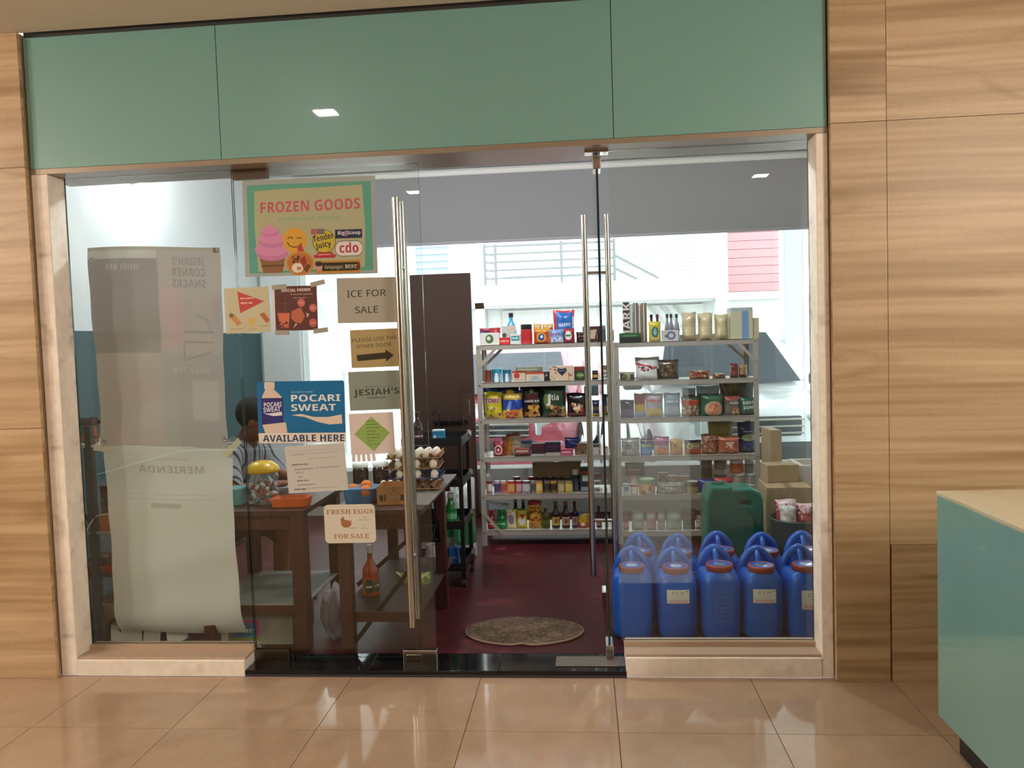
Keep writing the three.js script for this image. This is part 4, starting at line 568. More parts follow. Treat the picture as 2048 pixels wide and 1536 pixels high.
["jar",0.981,0.5254,-2.354,0.096,0.094,0.099,"spread_jar","orange-labelled jar on top of the white-lidded stack","jar","#8a6a4c",[["r",0,0.25,1,0.4,"#b4643a"]],{"cap":"#d2d6d6"}],
["jar",1.078,0.3845,-2.354,0.065,0.059,0.067,"spread_jar","bottom blue-grey jar by the right upright","jar","#3c5a6c",[["r",0,0.25,1,0.4,"#9a9490"]],{"cap":"#d2d6d6"}],
["jar",1.08,0.4437,-2.354,0.065,0.08,0.067,"spread_jar","middle blue-grey jar by the right upright","jar","#4c5a62",[["r",0,0.25,1,0.4,"#9a9490"]],{"cap":"#d2d6d6"}],
["jar",1.072,0.5237,-2.354,0.068,0.087,0.07,"spread_jar","top grey jar by the right upright","jar","#55595a",[["r",0,0.25,1,0.4,"#9a9490"]],{"cap":"#d2d6d6"}],
["bottle",-0.809,0.1405,-2.345,0.054,0.139,0.056,"soda_bottle","small red soda bottle behind the diagonal brace","bottle","#c4242c",[["q",0,0.5,1,"#f0dcd8",0.2]],{"color":"#8c1420","cap":"#b01c24","neck":0.6}],
["bottle",-0.732,0.1405,-2.345,0.072,0.146,0.074,"soda_bottle","plump green soda bottle on the bottom shelf","bottle","#1f7a3c",[["q",0,0.5,1,"#c8e4c8",0.2]],{"color":"#0f5a28","cap":"#1c7a34","neck":0.7}],
["bag",-0.765,0.1405,-2.464,0.158,0.167,0.06,"silver_pouch","wide silver pouch behind the red and green soda bottles","packet","#a9b0b4",[["n",0,0,1,0.5,12,0.06,"#c8d0d4","#8a9094"]],{}],
["bag",-0.66,0.1405,-2.345,0.076,0.141,0.04,"sauce_pouch","white and yellow sauce pouch with a dark badge","packet","#d8d2b0",[["e",0.5,0.5,0.3,0.26,"#8c7488"],["n",0.1,0.0,0.8,0.2,8,0.05,"#e8e8dc","#c8b83a"],["r",0.3,0.78,0.4,0.2,"#e6dc9a"]],{}],
["bag",-0.583,0.1405,-2.354,0.083,0.146,0.04,"sauce_pouch","yellow sauce pouch with a red picture","packet","#c9b92c",[["r",0.05,0,0.9,0.1,"#5a7a2c"],["e",0.55,0.62,0.3,0.22,"#d8d0d0"],["p","#b33028",0.3,0.25,0.8,0.3,0.6,0.55]],{}],
["bag",-0.483,0.1405,-2.345,0.1,0.205,0.04,"mix_pouch","tall yellow pouch with a red top and fried food picture","packet","#c8a83a",[["r",0,0,1,0.16,"#a8242c"],["q",0.15,0.25,0.7,"#a0282c",0.06],["n",0.05,0.36,0.9,0.6,40,0.05,"#a8622c","#c8863c","#8a3c20"]],{}],
["bottle",-0.637,0.1405,-2.481,0.04,0.196,0.042,"dark_bottle","dark bottle with a pale cap behind the sauce pouches","bottle","#2c2c24",[["r",0,0,1,1,"#3c3a30"]],{"color":"#14140f","cap":"#a8a684","neck":0.6,"group":"dark bottles behind the sauce pouches"}],
["bottle",-0.579,0.1405,-2.481,0.037,0.195,0.038,"dark_bottle","dark bottle with a pale cap behind the sauce pouches","bottle","#2c2c24",[["r",0,0,1,1,"#3c3a30"]],{"color":"#14140f","cap":"#a8a684","neck":0.6,"group":"dark bottles behind the sauce pouches"}],
["bottle",-0.404,0.1405,-2.345,0.061,0.175,0.063,"trigger_bottle","olive green bottle with a white spout","bottle","#4a4e20",[["r",0,0.3,1,0.4,"#5c6030"]],{"color":"#3c4014","cap":"#b9bcb4","neck":0.4}],
["bottle",-0.33,0.1405,-2.345,0.061,0.196,0.062,"sauce_bottle","dark sauce bottle with an olive cap and cream label","bottle","#c9a850",[["e",0.25,0.5,0.14,0.3,"#7c5a34"],["e",0.75,0.5,0.14,0.3,"#7c5a34"]],{"color":"#2a1410","cap":"#8a8a5c","neck":0.45}],
["bottle",-0.257,0.1405,-2.345,0.06,0.195,0.062,"sauce_bottle","dark sauce bottle with an orange cap and pink label","bottle","#b98a7c",[["e",0.25,0.5,0.14,0.3,"#7c5a34"],["e",0.75,0.5,0.14,0.3,"#7c5a34"]],{"color":"#301610","cap":"#a8702c","neck":0.45}],
["bottle",-0.191,0.1405,-2.345,0.046,0.194,0.048,"sauce_bottle","dark slim sauce bottle with a crimson cap","bottle","#8a8494",[["e",0.25,0.5,0.14,0.3,"#7c5a34"],["e",0.75,0.5,0.14,0.3,"#7c5a34"]],{"color":"#3a1216","cap":"#7a2430","neck":0.45}],
["bag",-0.132,0.1405,-2.345,0.078,0.115,0.04,"mix_pouch","yellow pouch with a blue corner and orange foot","packet","#c9a02c",[["p","#2a5a8c",0,0.0,0.7,0.05,0,0.3],["r",0,0.65,1,0.35,"#b8542c"],["e",0.5,0.75,0.2,0.12,"#e8d8b0"]],{}],
["can",-0.084,0.1405,-2.371,0.036,0.094,0.037,"tin_can","small grey tin beside the yellow pouch","can","#8a868c",[["e",0.25,0.3,0.2,0.2,"#d4d0d4"],["e",0.75,0.3,0.2,0.2,"#d4d0d4"]],{}],
["bottle",-0.016,0.1405,-2.345,0.039,0.158,0.04,"ketchup_bottle","maroon ketchup bottle near the upright","bottle","#a89a98",[["r",0,0.2,1,0.6,"#8a6a68"]],{"color":"#4a1420","cap":"#5a1424","neck":0.5}],
["bag",0.028,0.1405,-2.345,0.049,0.09,0.03,"spice_pouch","pinkish spice pouch against the upright","packet","#a08480",[["q",0.2,0.5,0.6,"#5c4444",0.08]],{}],
["bottle",0.181,0.1205,-2.345,0.042,0.145,0.043,"soda_bottle","red bottle on the bottom shelf of the rack with drums","bottle","#c86a60",[["r",0,0.2,1,0.6,"#d4a49c"]],{"color":"#a83c34","cap":"#c8685c","neck":0.6}],
["bag",0.27,0.1205,-2.345,0.095,0.144,0.05,"refill_pouch","pale green refill pouch on the bottom shelf","packet","#a9b4a4",[["r",0.1,0.2,0.8,0.2,"#c8d0c4"],["q",0.2,0.55,0.6,"#7c7a70",0.05]],{}],
["bag",0.36,0.1205,-2.345,0.08,0.143,0.05,"refill_pouch","dusty pink refill pouch on the bottom shelf","packet","#b9989a",[["r",0.1,0.2,0.8,0.2,"#c8d0c4"],["q",0.2,0.55,0.6,"#7c7a70",0.05]],{}],
["bag",0.435,0.1205,-2.345,0.059,0.142,0.05,"refill_pouch","beige refill pouch on the bottom shelf","packet","#b4aaa0",[["r",0.1,0.2,0.8,0.2,"#c8d0c4"],["q",0.2,0.55,0.6,"#7c7a70",0.05]],{}],
["bag",0.525,0.1205,-2.345,0.115,0.14,0.05,"refill_pouch","mint green refill pouch on the bottom shelf","packet","#9cb09c",[["r",0.1,0.2,0.8,0.2,"#c8d0c4"],["q",0.2,0.55,0.6,"#7c7a70",0.05]],{}],
["bag",0.634,0.1205,-2.345,0.09,0.146,0.05,"refill_pouch","dark olive refill pouch on the bottom shelf","packet","#3c4038",[["q",0.2,0.4,0.6,"#6c7064",0.05]],{}],
["bag",0.725,0.1205,-2.345,0.086,0.101,0.05,"refill_pouch","mottled white refill pouch beside the green jerrycan","packet","#8a7c6c",[["n",0,0.1,1,0.8,26,0.07,"#c8c0b4","#6a5848"]],{}],
]);
// ------------------------------------------------------------------ notices on the glass
function signGeo(w, h, r, cell, d = 0.001) {
  const s = new THREE.Shape(), a = w / 2, b = h / 2; r = Math.max(r, 0.0005);
  s.moveTo(-a + r, -b); s.lineTo(a - r, -b); s.quadraticCurveTo(a, -b, a, -b + r); s.lineTo(a, b - r); s.quadraticCurveTo(a, b, a - r, b); s.lineTo(-a + r, b); s.quadraticCurveTo(-a, b, -a, b - r); s.lineTo(-a, -b + r); s.quadraticCurveTo(-a, -b, -a + r, -b);
  const g = new THREE.ExtrudeGeometry(s, { depth: d, bevelEnabled: false, curveSegments: 5 }), p = g.attributes.position;
  return cell ? toCell(g, cell, (i) => [p.getX(i) / w + 0.5, p.getY(i) / h + 0.5]) : g;
}
const glossPrint = new THREE.MeshPhysicalMaterial({ map: atlasTex[1], roughness: 0.35, clearcoat: 0.6, clearcoatRoughness: 0.12 });
const ZS = -0.1258;
function sign(name, label, x, y, w, h, turn, r, cell, mat = printMat[1]) { return solo(name, label, 'sign', signGeo(w, h, r, cell), mat, [x, y, ZS], [0, 0, turn]); }
const navy = '#1f2a4a', paper = '#e9e6da';
const smile = [['e', 0.385, 0.635, 0.094, 0.128, '#d9a441'], ['o', 0.352, 0.617, 0.018, 0.016, '#3a2a1c', 0.008], ['o', 0.42, 0.625, 0.018, 0.016, '#3a2a1c', 0.008], ['r', 0.33, 0.62, 0.12, 0.024, '#d9a441'], ['l', '#3a2a1c', 0.009, 0.33, 0.655, 0.345, 0.69, 0.375, 0.706, 0.41, 0.7, 0.435, 0.67], ['p', '#b0444a', 0.4, 0.7, 0.435, 0.68, 0.452, 0.75, 0.43, 0.77, 0.41, 0.755]];
sign('frozen_food_poster', 'large poster with a pink soft ice cream and teal border, headed FROZEN GOODS', -1.346, 2.085, 0.633, 0.448, -0.013, 0.002, art(1, 700, 500, '#a4aeac', [
  ['r', 0.035, 0.055, 0.93, 0.91, '#5aa592'], ['p', '#b0b290', 0.09, 0.12, 0.3, 0.105, 0.6, 0.1, 0.9, 0.09, 0.915, 0.5, 0.905, 0.93, 0.1, 0.95, 0.085, 0.5],
  ['t', 'FROZEN GOODS', 0.505, 0.285, 0.15, '#c2566a', 'bold', -0.012, 0.76], ['t', 'AVAILABLE HERE!!!', 0.5, 0.415, 0.05, '#8fae8a', 'bold', 0, 0.48],
  ['p', '#8a6448', 0.115, 0.8, 0.31, 0.8, 0.285, 0.965, 0.14, 0.965], ['p', '#6c4a34', 0.125, 0.88, 0.3, 0.88, 0.297, 0.9, 0.128, 0.9],
  ['e', 0.215, 0.765, 0.12, 0.075, '#c97fae'], ['e', 0.21, 0.72, 0.13, 0.07, '#d68fbc'], ['e', 0.215, 0.64, 0.105, 0.065, '#c97fae'], ['e', 0.21, 0.61, 0.1, 0.055, '#d68fbc'], ['e', 0.2, 0.545, 0.07, 0.045, '#c97fae'], ['e', 0.195, 0.525, 0.06, 0.04, '#d68fbc'], ['p', '#d68fbc', 0.15, 0.53, 0.185, 0.455, 0.2, 0.465, 0.245, 0.53],
  ...smile, ['e', 0.42, 0.875, 0.105, 0.125, '#c98a3c'], ['e', 0.42, 0.875, 0.088, 0.105, '#b9763a'], ['n', 0.36, 0.79, 0.06, 0.08, 12, 0.014, '#4a2a1c', '#7a4a2c'], ['e', 0.4, 0.92, 0.045, 0.05, '#e6e0d4'], ['e', 0.41, 0.925, 0.018, 0.02, '#c98a5c'], ['p', '#9c3a34', 0.42, 0.83, 0.46, 0.8, 0.47, 0.88, 0.44, 0.92], ['p', '#6a4636', 0.44, 0.93, 0.48, 0.88, 0.5, 0.9, 0.47, 0.97],
  ['e', 0.605, 0.655, 0.085, 0.115, '#c9b63a'], ['o', 0.605, 0.655, 0.085, 0.115, '#3a3a2c', 0.005], ['r', 0.51, 0.525, 0.05, 0.055, '#b0606c'], ['r', 0.56, 0.525, 0.05, 0.055, '#6c6a78'], ['t', 'Tender', 0.6, 0.615, 0.085, '#23263c', 'bold', -0.16, 0.155], ['t', 'Juicy', 0.6, 0.69, 0.08, '#23263c', 'bold', -0.16, 0.115],
  ['p', '#b53440', 0.52, 0.8, 0.55, 0.785, 0.55, 0.765, 0.665, 0.765, 0.665, 0.785, 0.695, 0.8, 0.68, 0.825, 0.53, 0.825], ['q', 0.555, 0.79, 0.1, '#e6c0c0', 0.014, 10],
  ['r', 0.69, 0.54, 0.2, 0.09, navy], ['t', 'Big', 0.735, 0.575, 0.05, '#e6e6ee', 'bold', 0, 0.055], ['t', 'Scoop', 0.83, 0.575, 0.05, '#e6e6ee', 'bold', 0, 0.1], ['e', 0.772, 0.58, 0.01, 0.034, '#b07a9c'],
  ['e', 0.735, 0.735, 0.05, 0.08, '#5a6068'], ['e', 0.845, 0.735, 0.05, 0.08, '#5a6068'], ['r', 0.735, 0.655, 0.11, 0.16, '#5a6068'], ['e', 0.735, 0.735, 0.046, 0.073, '#e4dedc'], ['e', 0.845, 0.735, 0.046, 0.073, '#e4dedc'], ['r', 0.735, 0.662, 0.11, 0.146, '#e4dedc'], ['t', 'cdo', 0.79, 0.73, 0.14, '#b53a4a', 'bold', 0, 0.15],
  ['r', 0.535, 0.855, 0.335, 0.13, '#c08a3c'], ['r', 0.585, 0.875, 0.27, 0.085, '#34301c'], ['e', 0.855, 0.9175, 0.015, 0.042, '#7a2c20'], ['e', 0.56, 0.91, 0.026, 0.045, '#c9989a'], ['e', 0.56, 0.885, 0.028, 0.026, '#4a2c28'], ['t', "Pampanga's", 0.67, 0.92, 0.05, '#d9d6bc', 'italic', 0, 0.14], ['t', 'BEST', 0.8, 0.918, 0.05, '#e6e2c8', 'bold serif', 0, 0.09],
]), glossPrint);
sign('drinks_flyer', 'pale yellow flyer of fruit drinks with a red pennant', -1.664, 1.709, 0.22, 0.213, 0.007, 0.001, art(1, 240, 232, '#c6c2a2', [['r', 0, 0, 0.08, 1, '#c9c6ac'], ['p', '#c44a48', 0.3, 0.08, 0.88, 0.32, 0.34, 0.56], ['q', 0.36, 0.24, 0.3, '#f0d8cc', 0.03], ['q', 0.36, 0.34, 0.26, '#f0d8cc', 0.04], ['p', '#c98a5c', 0.1, 0.62, 0.2, 0.56, 0.36, 0.78, 0.26, 0.84], ['e', 0.14, 0.6, 0.05, 0.05, '#7a6a4c'], ['p', '#d9b86c', 0.5, 0.68, 0.66, 0.66, 0.64, 0.86, 0.54, 0.86], ['p', '#b5683c', 0.76, 0.6, 0.86, 0.56, 0.98, 0.74, 0.9, 0.8], ['q', 0.1, 0.9, 0.3, '#9c8f64', 0.02], ['q', 0.5, 0.92, 0.2, '#9c8f64', 0.02], ['q', 0.75, 0.86, 0.2, '#9c8f64', 0.02]]));
sign('promo_flyer', 'dark brown square flyer of a pink bubble drink headed SPECIAL PROMO', -1.433, 1.71, 0.213, 0.208, -0.014, 0.001, art(1, 260, 254, '#5c322e', [['r', 0, 0, 0.05, 1, '#e4dcd8'], ['t', 'SPECIAL PROMO', 0.53, 0.1, 0.09, '#e8dcd4', 'bold', -0.02, 0.66], ['q', 0.4, 0.19, 0.5, '#c4a098', 0.022], ['q', 0.46, 0.27, 0.3, '#c4a098', 0.02], ['r', 0.28, 0.24, 0.012, 0.36, '#86504a'], ['q', 0.06, 0.38, 0.34, '#8c4c46', 0.015], ['p', '#d07050', 0.1, 0.6, 0.38, 0.6, 0.34, 0.93, 0.16, 0.93], ['n', 0.15, 0.8, 0.18, 0.12, 14, 0.018, '#3a1a18'], ['p', '#b8684c', 0.42, 0.56, 0.62, 0.48, 0.72, 0.68, 0.62, 0.84, 0.5, 0.82, 0.4, 0.72], ['p', '#e4ccc0', 0.44, 0.94, 0.5, 0.84, 0.54, 0.86], ['e', 0.64, 0.38, 0.085, 0.09, '#c86a62'], ['e', 0.9, 0.5, 0.085, 0.09, '#c86a62'], ['e', 0.89, 0.83, 0.09, 0.095, '#c05c58'], ['q', 0.58, 0.38, 0.12, '#f0d0c4', 0.02, 8], ['q', 0.85, 0.5, 0.1, '#f0d0c4', 0.02, 8], ['q', 0.84, 0.83, 0.1, '#f0d0c4', 0.02, 8], ['p', '#d9a898', 0.74, 0.6, 0.82, 0.64, 0.76, 0.72]]));
sign('ice_notice', 'plain grey sheet with thin black capitals saying ICE FOR SALE', -1.089, 1.735, 0.282, 0.209, -0.016, 0.001, art(1, 320, 236, '#aaa79a', [['t', 'ICE FOR', 0.49, 0.35, 0.2, '#1b1b1b', 'normal', -0.02, 0.66], ['t', 'SALE', 0.49, 0.71, 0.2, '#1b1b1b', 'normal', -0.02, 0.4]]));
sign('door_notice', 'tan plastic-covered sheet with a black arrow reading PLEASE USE THE OTHER DOOR', -1.061, 1.511, 0.229, 0.177, 0.009, 0.001, art(1, 270, 208, '#b3a071', [['t', 'PLEASE USE THE', 0.5, 0.26, 0.13, '#4c4632', 'normal', -0.03, 0.94], ['t', 'OTHER DOOR', 0.48, 0.43, 0.13, '#4c4632', 'normal', -0.03, 0.72], ['p', '#3c3628', 0.12, 0.66, 0.72, 0.62, 0.71, 0.54, 0.88, 0.7, 0.72, 0.86, 0.72, 0.78, 0.13, 0.82]]), glossPrint);
sign('shop_notice', 'grey-green plastic-covered sheet with the shop name in dark capitals', -1.067, 1.314, 0.25, 0.182, 0.01, 0.001, art(1, 300, 218, '#8f9a90', [['t', "JESIAH'S", 0.53, 0.53, 0.22, '#3a423e', 'bold', -0.02, 0.86], ['q', 0.3, 0.4, 0.5, '#5c6660', 0.025], ['q', 0.34, 0.68, 0.36, '#4a524c', 0.04]]), glossPrint);
const wf = sign('diamond_notice', 'white sheet with a lime green diamond and torn-off strips along its foot', -1.091, 1.113, 0.211, 0.193, 0.022, 0.001, art(1, 260, 238, '#dcd0cc', [['p', '#8fae5c', 0.5, 0.09, 0.9, 0.5, 0.52, 0.94, 0.1, 0.5], ...[0.2, 0.28, 0.36, 0.44, 0.52, 0.6, 0.68, 0.76].map((y, k) => ['q', 0.38, y, k % 3 ? 0.28 : 0.22, '#4f6a34', k < 6 ? 0.026 : 0.018, 10])]));
for (let k = 0; k < 5; k++) part('tear_strip', B(0.016, 0.034, 0.0008).rotateZ((k - 2) * 0.04).translate(-0.095 + k * 0.024, -0.113, 0.0004), std('#dcd0cc', 0.8), wf);
sign('drink_sign', 'blue sign with a plastic water bottle reading AVAILABLE HERE', -1.427, 1.222, 0.422, 0.293, -0.014, 0.012, art(1, 560, 390, '#1470a8', [
  ['r', 0, 0.835, 1, 0.165, '#ece2d8'], ['t', 'AVAILABLE HERE', 0.52, 0.922, 0.15, '#1d3c66', 'bold', 0, 0.94],
  ['p', '#e4cfc0', 0.09, 0.01, 0.205, 0.01, 0.205, 0.1, 0.195, 0.13, 0.275, 0.24, 0.285, 0.28, 0.05, 0.28, 0.06, 0.24, 0.095, 0.14, 0.085, 0.1], ['r', 0.045, 0.27, 0.25, 0.43, '#33337c'], ['p', '#e4cfc0', 0.05, 0.7, 0.32, 0.66, 0.335, 0.835, 0.08, 0.835], ['t', 'POCARI', 0.175, 0.375, 0.1, '#eeeef4', 'bold', -0.04, 0.21], ['t', 'SWEAT', 0.165, 0.455, 0.1, '#eeeef4', 'bold', -0.04, 0.2], ['p', '#e8e8f0', 0.06, 0.5, 0.12, 0.52, 0.28, 0.49, 0.28, 0.55, 0.18, 0.56, 0.1, 0.53],
  ['t', 'ION SUPPLY DRINK', 0.515, 0.18, 0.035, '#9cc4dc', 'bold', 0, 0.25], ['t', 'POCARI', 0.665, 0.28, 0.15, '#f0ece8', 'bold', 0, 0.58], ['t', 'SWEAT', 0.64, 0.43, 0.15, '#f0ece8', 'bold', 0, 0.52], ['p', '#ecd6c4', 0.38, 0.55, 0.5, 0.53, 0.64, 0.58, 0.8, 0.585, 0.96, 0.545, 0.965, 0.69, 0.82, 0.705, 0.68, 0.66, 0.54, 0.58],
]), glossPrint);
sign('price_list', 'white plastic-covered sheet of small grey text lines', -1.366, 0.954, 0.289, 0.225, 0.043, 0.004, art(1, 340, 264, '#cfcfcb', [['r', 0.06, 0.12, 0.86, 0.005, '#a9a9a6'], ...[[0.1, 0.19, 0.22, 0.02, '#86867f'], [0.37, 0.18, 0.5, 0.018, '#a3a39d'], [0.38, 0.29, 0.46, 0.018, '#b0ada2'], [0.1, 0.4, 0.26, 0.03, '#55554f'], [0.14, 0.5, 0.3, 0.026, '#77776f'], [0.48, 0.49, 0.4, 0.02, '#86867f'], [0.15, 0.57, 0.13, 0.022, '#86867f'], [0.18, 0.66, 0.09, 0.022, '#86867f'], [0.16, 0.74, 0.2, 0.028, '#66665f'], [0.16, 0.83, 0.3, 0.024, '#77776f'], [0.1, 0.92, 0.2, 0.03, '#55554f'], [0.32, 0.91, 0.52, 0.018, '#9a9a94']].map(([x, y, w, l, c]) => ['q', x, y, w, c, l, 30])]), glossPrint);
sign('egg_sign', 'white rounded card with a brown hen reading FRESH EGGS FOR SALE', -1.216, 0.687, 0.246, 0.184, 0.006, 0.024, art(1, 300, 226, '#dedacb', [['t', 'FRESH EGGS', 0.51, 0.19, 0.16, '#9c7450', 'bold serif', 0, 0.92], ['t', 'FOR SALE', 0.52, 0.82, 0.16, '#a87c50', 'bold serif', 0, 0.7], ['e', 0.43, 0.5, 0.1, 0.1, '#a8714c'], ['p', '#a8714c', 0.34, 0.5, 0.32, 0.38, 0.38, 0.3, 0.41, 0.44], ['p', '#a8714c', 0.48, 0.5, 0.54, 0.38, 0.52, 0.52], ['q', 0.74, 0.34, 0.1, '#a9a696', 0.02, 8], ['q', 0.68, 0.41, 0.2, '#a9a696', 0.02, 8], ['q', 0.74, 0.55, 0.05, '#a9a696', 0.02, 6], ['q', 0.72, 0.62, 0.16, '#a9a696', 0.02, 8], ['q', 0.5, 0.61, 0.14, '#c4a880', 0.035, 8]]), glossPrint);
// two tarpaulin menus hung inside the left pane, printed side towards the shop
function sheetGeo(w, h, cell, curl, seedA) {
  const g = new THREE.PlaneGeometry(w, h, 16, 24), p = g.attributes.position;
  for (let i = 0; i < p.count; i++) { const u = p.getX(i) / w + 0.5, v = 0.5 - p.getY(i) / h; p.setZ(i, 0.006 * Math.sin(u * 5 + seedA) * Math.sin(v * 6) + curl * Math.max(0, v - 0.86) ** 2 * 3 + 0.004 * Math.sin(v * 21 + u * 3)); p.setX(i, p.getX(i) + 0.012 * Math.sin(v * 5 + seedA) * (u - 0.5)); p.setY(i, p.getY(i) + 0.014 * Math.sin(u * 3.2 + seedA)); }
  g.computeVertexNormals(); return toCell(g, cell);
}
const tarpMat = new THREE.MeshPhysicalMaterial({ map: atlasTex[1], roughness: 0.5, transmission: 0.12, thickness: 0 });
const eyelet = (t, list) => list.forEach(([x, y]) => part('eyelet', new THREE.TorusGeometry(0.009, 0.004, 8, 16).translate(x, y, 0.004), steel, t));
{
  const c = art(1, 480, 700, '#cbcbcc', [['r', 0.48, 0.06, 0.52, 0.47, '#a39fa2'], ['r', 0.0, 0.0, 0.48, 0.6, '#bdb6b8'], ['r', 0.3, 0.2, 0.16, 0.3, '#c6b3b8'], ['r', 0.0, 0.53, 0.48, 0.47, '#b4b3b6'], ['r', 0.48, 0.53, 0.52, 0.47, '#bdb5b3'], ['t', "JESIAH'S", 0.25, 0.07, 0.05, '#a9a3a5', 'bold', 0, 0.24], ['t', 'CORNER', 0.25, 0.125, 0.055, '#a39c9f', 'bold', 0, 0.26], ['t', 'SNACKS', 0.25, 0.18, 0.055, '#a39c9f', 'bold', 0, 0.26], ['q', 0.62, 0.1, 0.24, '#bbb8ba', 0.03, 22], ['l', '#a8a2a5', 0.012, 0.08, 0.42, 0.3, 0.42], ['l', '#a8a2a5', 0.009, 0.08, 0.47, 0.3, 0.47, 0.3, 0.56, 0.1, 0.52], ['l', '#aaa4a7', 0.008, 0.1, 0.42, 0.12, 0.36, 0.19, 0.34], ['t', 'MILK TEA', 0.25, 0.61, 0.045, '#c4c3c4', 'bold', 0, 0.28], ['r', 0.05, 0.66, 0.2, 0.2, '#c2c0c2'], ['r', 0, 0, 1, 0.02, '#b4b2a8']], true);
  const t = thing('menu_tarpaulin', 'grey and pinkish menu tarpaulin seen from its back inside the left pane', 'banner', [-2.15, 1.545, -0.2]);
  part('sheet', sheetGeo(0.655, 0.97, c, 0, 1.1), tarpMat, t); eyelet(t, [[-0.31, 0.44], [0.31, 0.46], [-0.3, -0.45], [0.31, -0.45]]);
}
{
  const c = art(1, 480, 700, '#d4d9da', [['t', 'MERIENDA', 0.48, 0.125, 0.05, '#b4b5b2', 'bold', 0, 0.52], ['q', 0.36, 0.07, 0.24, '#c2c3c0', 0.008, 20], ['q', 0.15, 0.255, 0.7, '#c6c8c4', 0.006, 30], ['q', 0.15, 0.28, 0.7, '#c6c8c4', 0.006, 30], ['r', 0.42, 0.3, 0.24, 0.025, '#bcbdba']], true);
  const t = thing('menu_tarpaulin', 'plain white menu tarpaulin hanging below the grey one inside the left pane', 'banner', [-2.135, 0.6, -0.205]);
  part('sheet', sheetGeo(0.65, 0.95, c, -0.9, 2.4), tarpMat, t);
  part('tape_strip', B(0.11, 0.03, 0.001).rotateZ(0.75).translate(0.33, 0.45, 0.008), std('#c9c9ae', 0.6), t); part('tape_strip', B(0.09, 0.03, 0.001).rotateZ(-0.2).translate(-0.33, 0.46, 0.008), std('#cfccb4', 0.6), t);
}
solo('haze_sheet', 'faint milky haze sheet over the right pane in front of the drums', 'film', span(0.05, 0.375, 0.39, 1.33, -0.138, -0.1372), new THREE.MeshPhysicalMaterial({ color: '#cfd6e6', roughness: 0.6, transparent: true, opacity: 0.13 }));  // haze over the pane, put in as a thin translucent sheet
for (const [x, y, r, l] of [[-1.505, 1.812, 0.05, 'upper outer'], [-1.32, 1.822, 0.2, 'upper inner'], [-1.5, 1.598, -0.03, 'lower outer'], [-1.315, 1.602, 0.1, 'lower inner']]) solo('tape_piece', 'grey tape piece at the ' + l + ' corner of the brown promo flyer', 'tape', B(0.07, 0.022, 0.0006), std('#a39f90', 0.6), [x, y, -0.1243], [0, 0, r]);
// ------------------------------------------------------------------ blue drums behind the right pane
const drumBlue = std([0.008, 0.1, 0.5], 0.3), drumLid = std('#8a3320', 0.45), lidDisc = std('#dfe3e6', 0.12, 0, { clearcoat: 1, clearcoatRoughness: 0.02 });
function superLoft(secs, n = 3.4, seg = 32) {                              // [y, a, b, zOffset]: rounded-square rings stacked upwards, closed at both ends
  const pos = [], idx = [], uv = [];
  const se = (t, a, b) => { const c = Math.cos(t), s = Math.sin(t); return [Math.sign(c) * a * Math.abs(c) ** (2 / n), Math.sign(s) * b * Math.abs(s) ** (2 / n)]; };
  for (const [y, a, b, zo = 0] of secs) for (let k = 0; k < seg; k++) { const [x, z] = se((k / seg) * Math.PI * 2, a, b); pos.push(x, y, z + zo); uv.push(k / seg, y); }
  const R = secs.length;
  for (let j = 0; j < R - 1; j++) for (let k = 0; k < seg; k++) { const a = j * seg + k, b = j * seg + ((k + 1) % seg); idx.push(a, a + seg, b, b, a + seg, b + seg); }
  for (const [j, f] of [[0, 0], [R - 1, 1]]) { const [y, , , zo = 0] = secs[j]; pos.push(0, y, zo); uv.push(0, y); const c = pos.length / 3 - 1; for (let k = 0; k < seg; k++) { const a = j * seg + k, b = j * seg + ((k + 1) % seg); f ? idx.push(a, c, b) : idx.push(a, b, c); } }
  const g = new THREE.BufferGeometry(); g.setAttribute('position', new THREE.Float32BufferAttribute(pos, 3)); g.setAttribute('uv', new THREE.Float32BufferAttribute(uv, 2)); g.setIndex(idx); g.computeVertexNormals(); return g;
}
const drumBody = superLoft([[0, 0.085, 0.11], [0.006, 0.097, 0.122], [0.03, 0.102, 0.128], [0.045, 0.1, 0.126], [0.06, 0.103, 0.13], [0.2, 0.104, 0.131], [0.27, 0.103, 0.13], [0.295, 0.097, 0.124], [0.313, 0.084, 0.108, 0.008], [0.322, 0.066, 0.075, 0.035], [0.326, 0.06, 0.062, 0.05]]);
const drumHandle = merge([tube([[-0.082, 0.28, -0.075], [-0.055, 0.36, -0.078], [0, 0.4, -0.08], [0.055, 0.36, -0.078], [0.082, 0.28, -0.075]], 0.022, 24, 10), tube([[0, 0.4, -0.08], [0, 0.37, -0.04], [0, 0.3, -0.01]], 0.014, 14, 8), superLoft([[0.27, 0.085, 0.03, -0.085], [0.34, 0.058, 0.022, -0.082], [0.385, 0.022, 0.014, -0.08]])]);
const neckGeo = cyl(0.056, 0.04, 24).translate(0, 0.335, 0.05), lidGeo = lathe([[0.062, 0.325], [0.066, 0.328], [0.068, 0.348], [0.065, 0.356], [0.056, 0.357], [0.054, 0.353]], 32).translate(0, 0, 0.05), discGeo = lathe([[0.055, 0.3535], [0.03, 0.355], [0, 0.3555]], 28).translate(0, 0, 0.05);
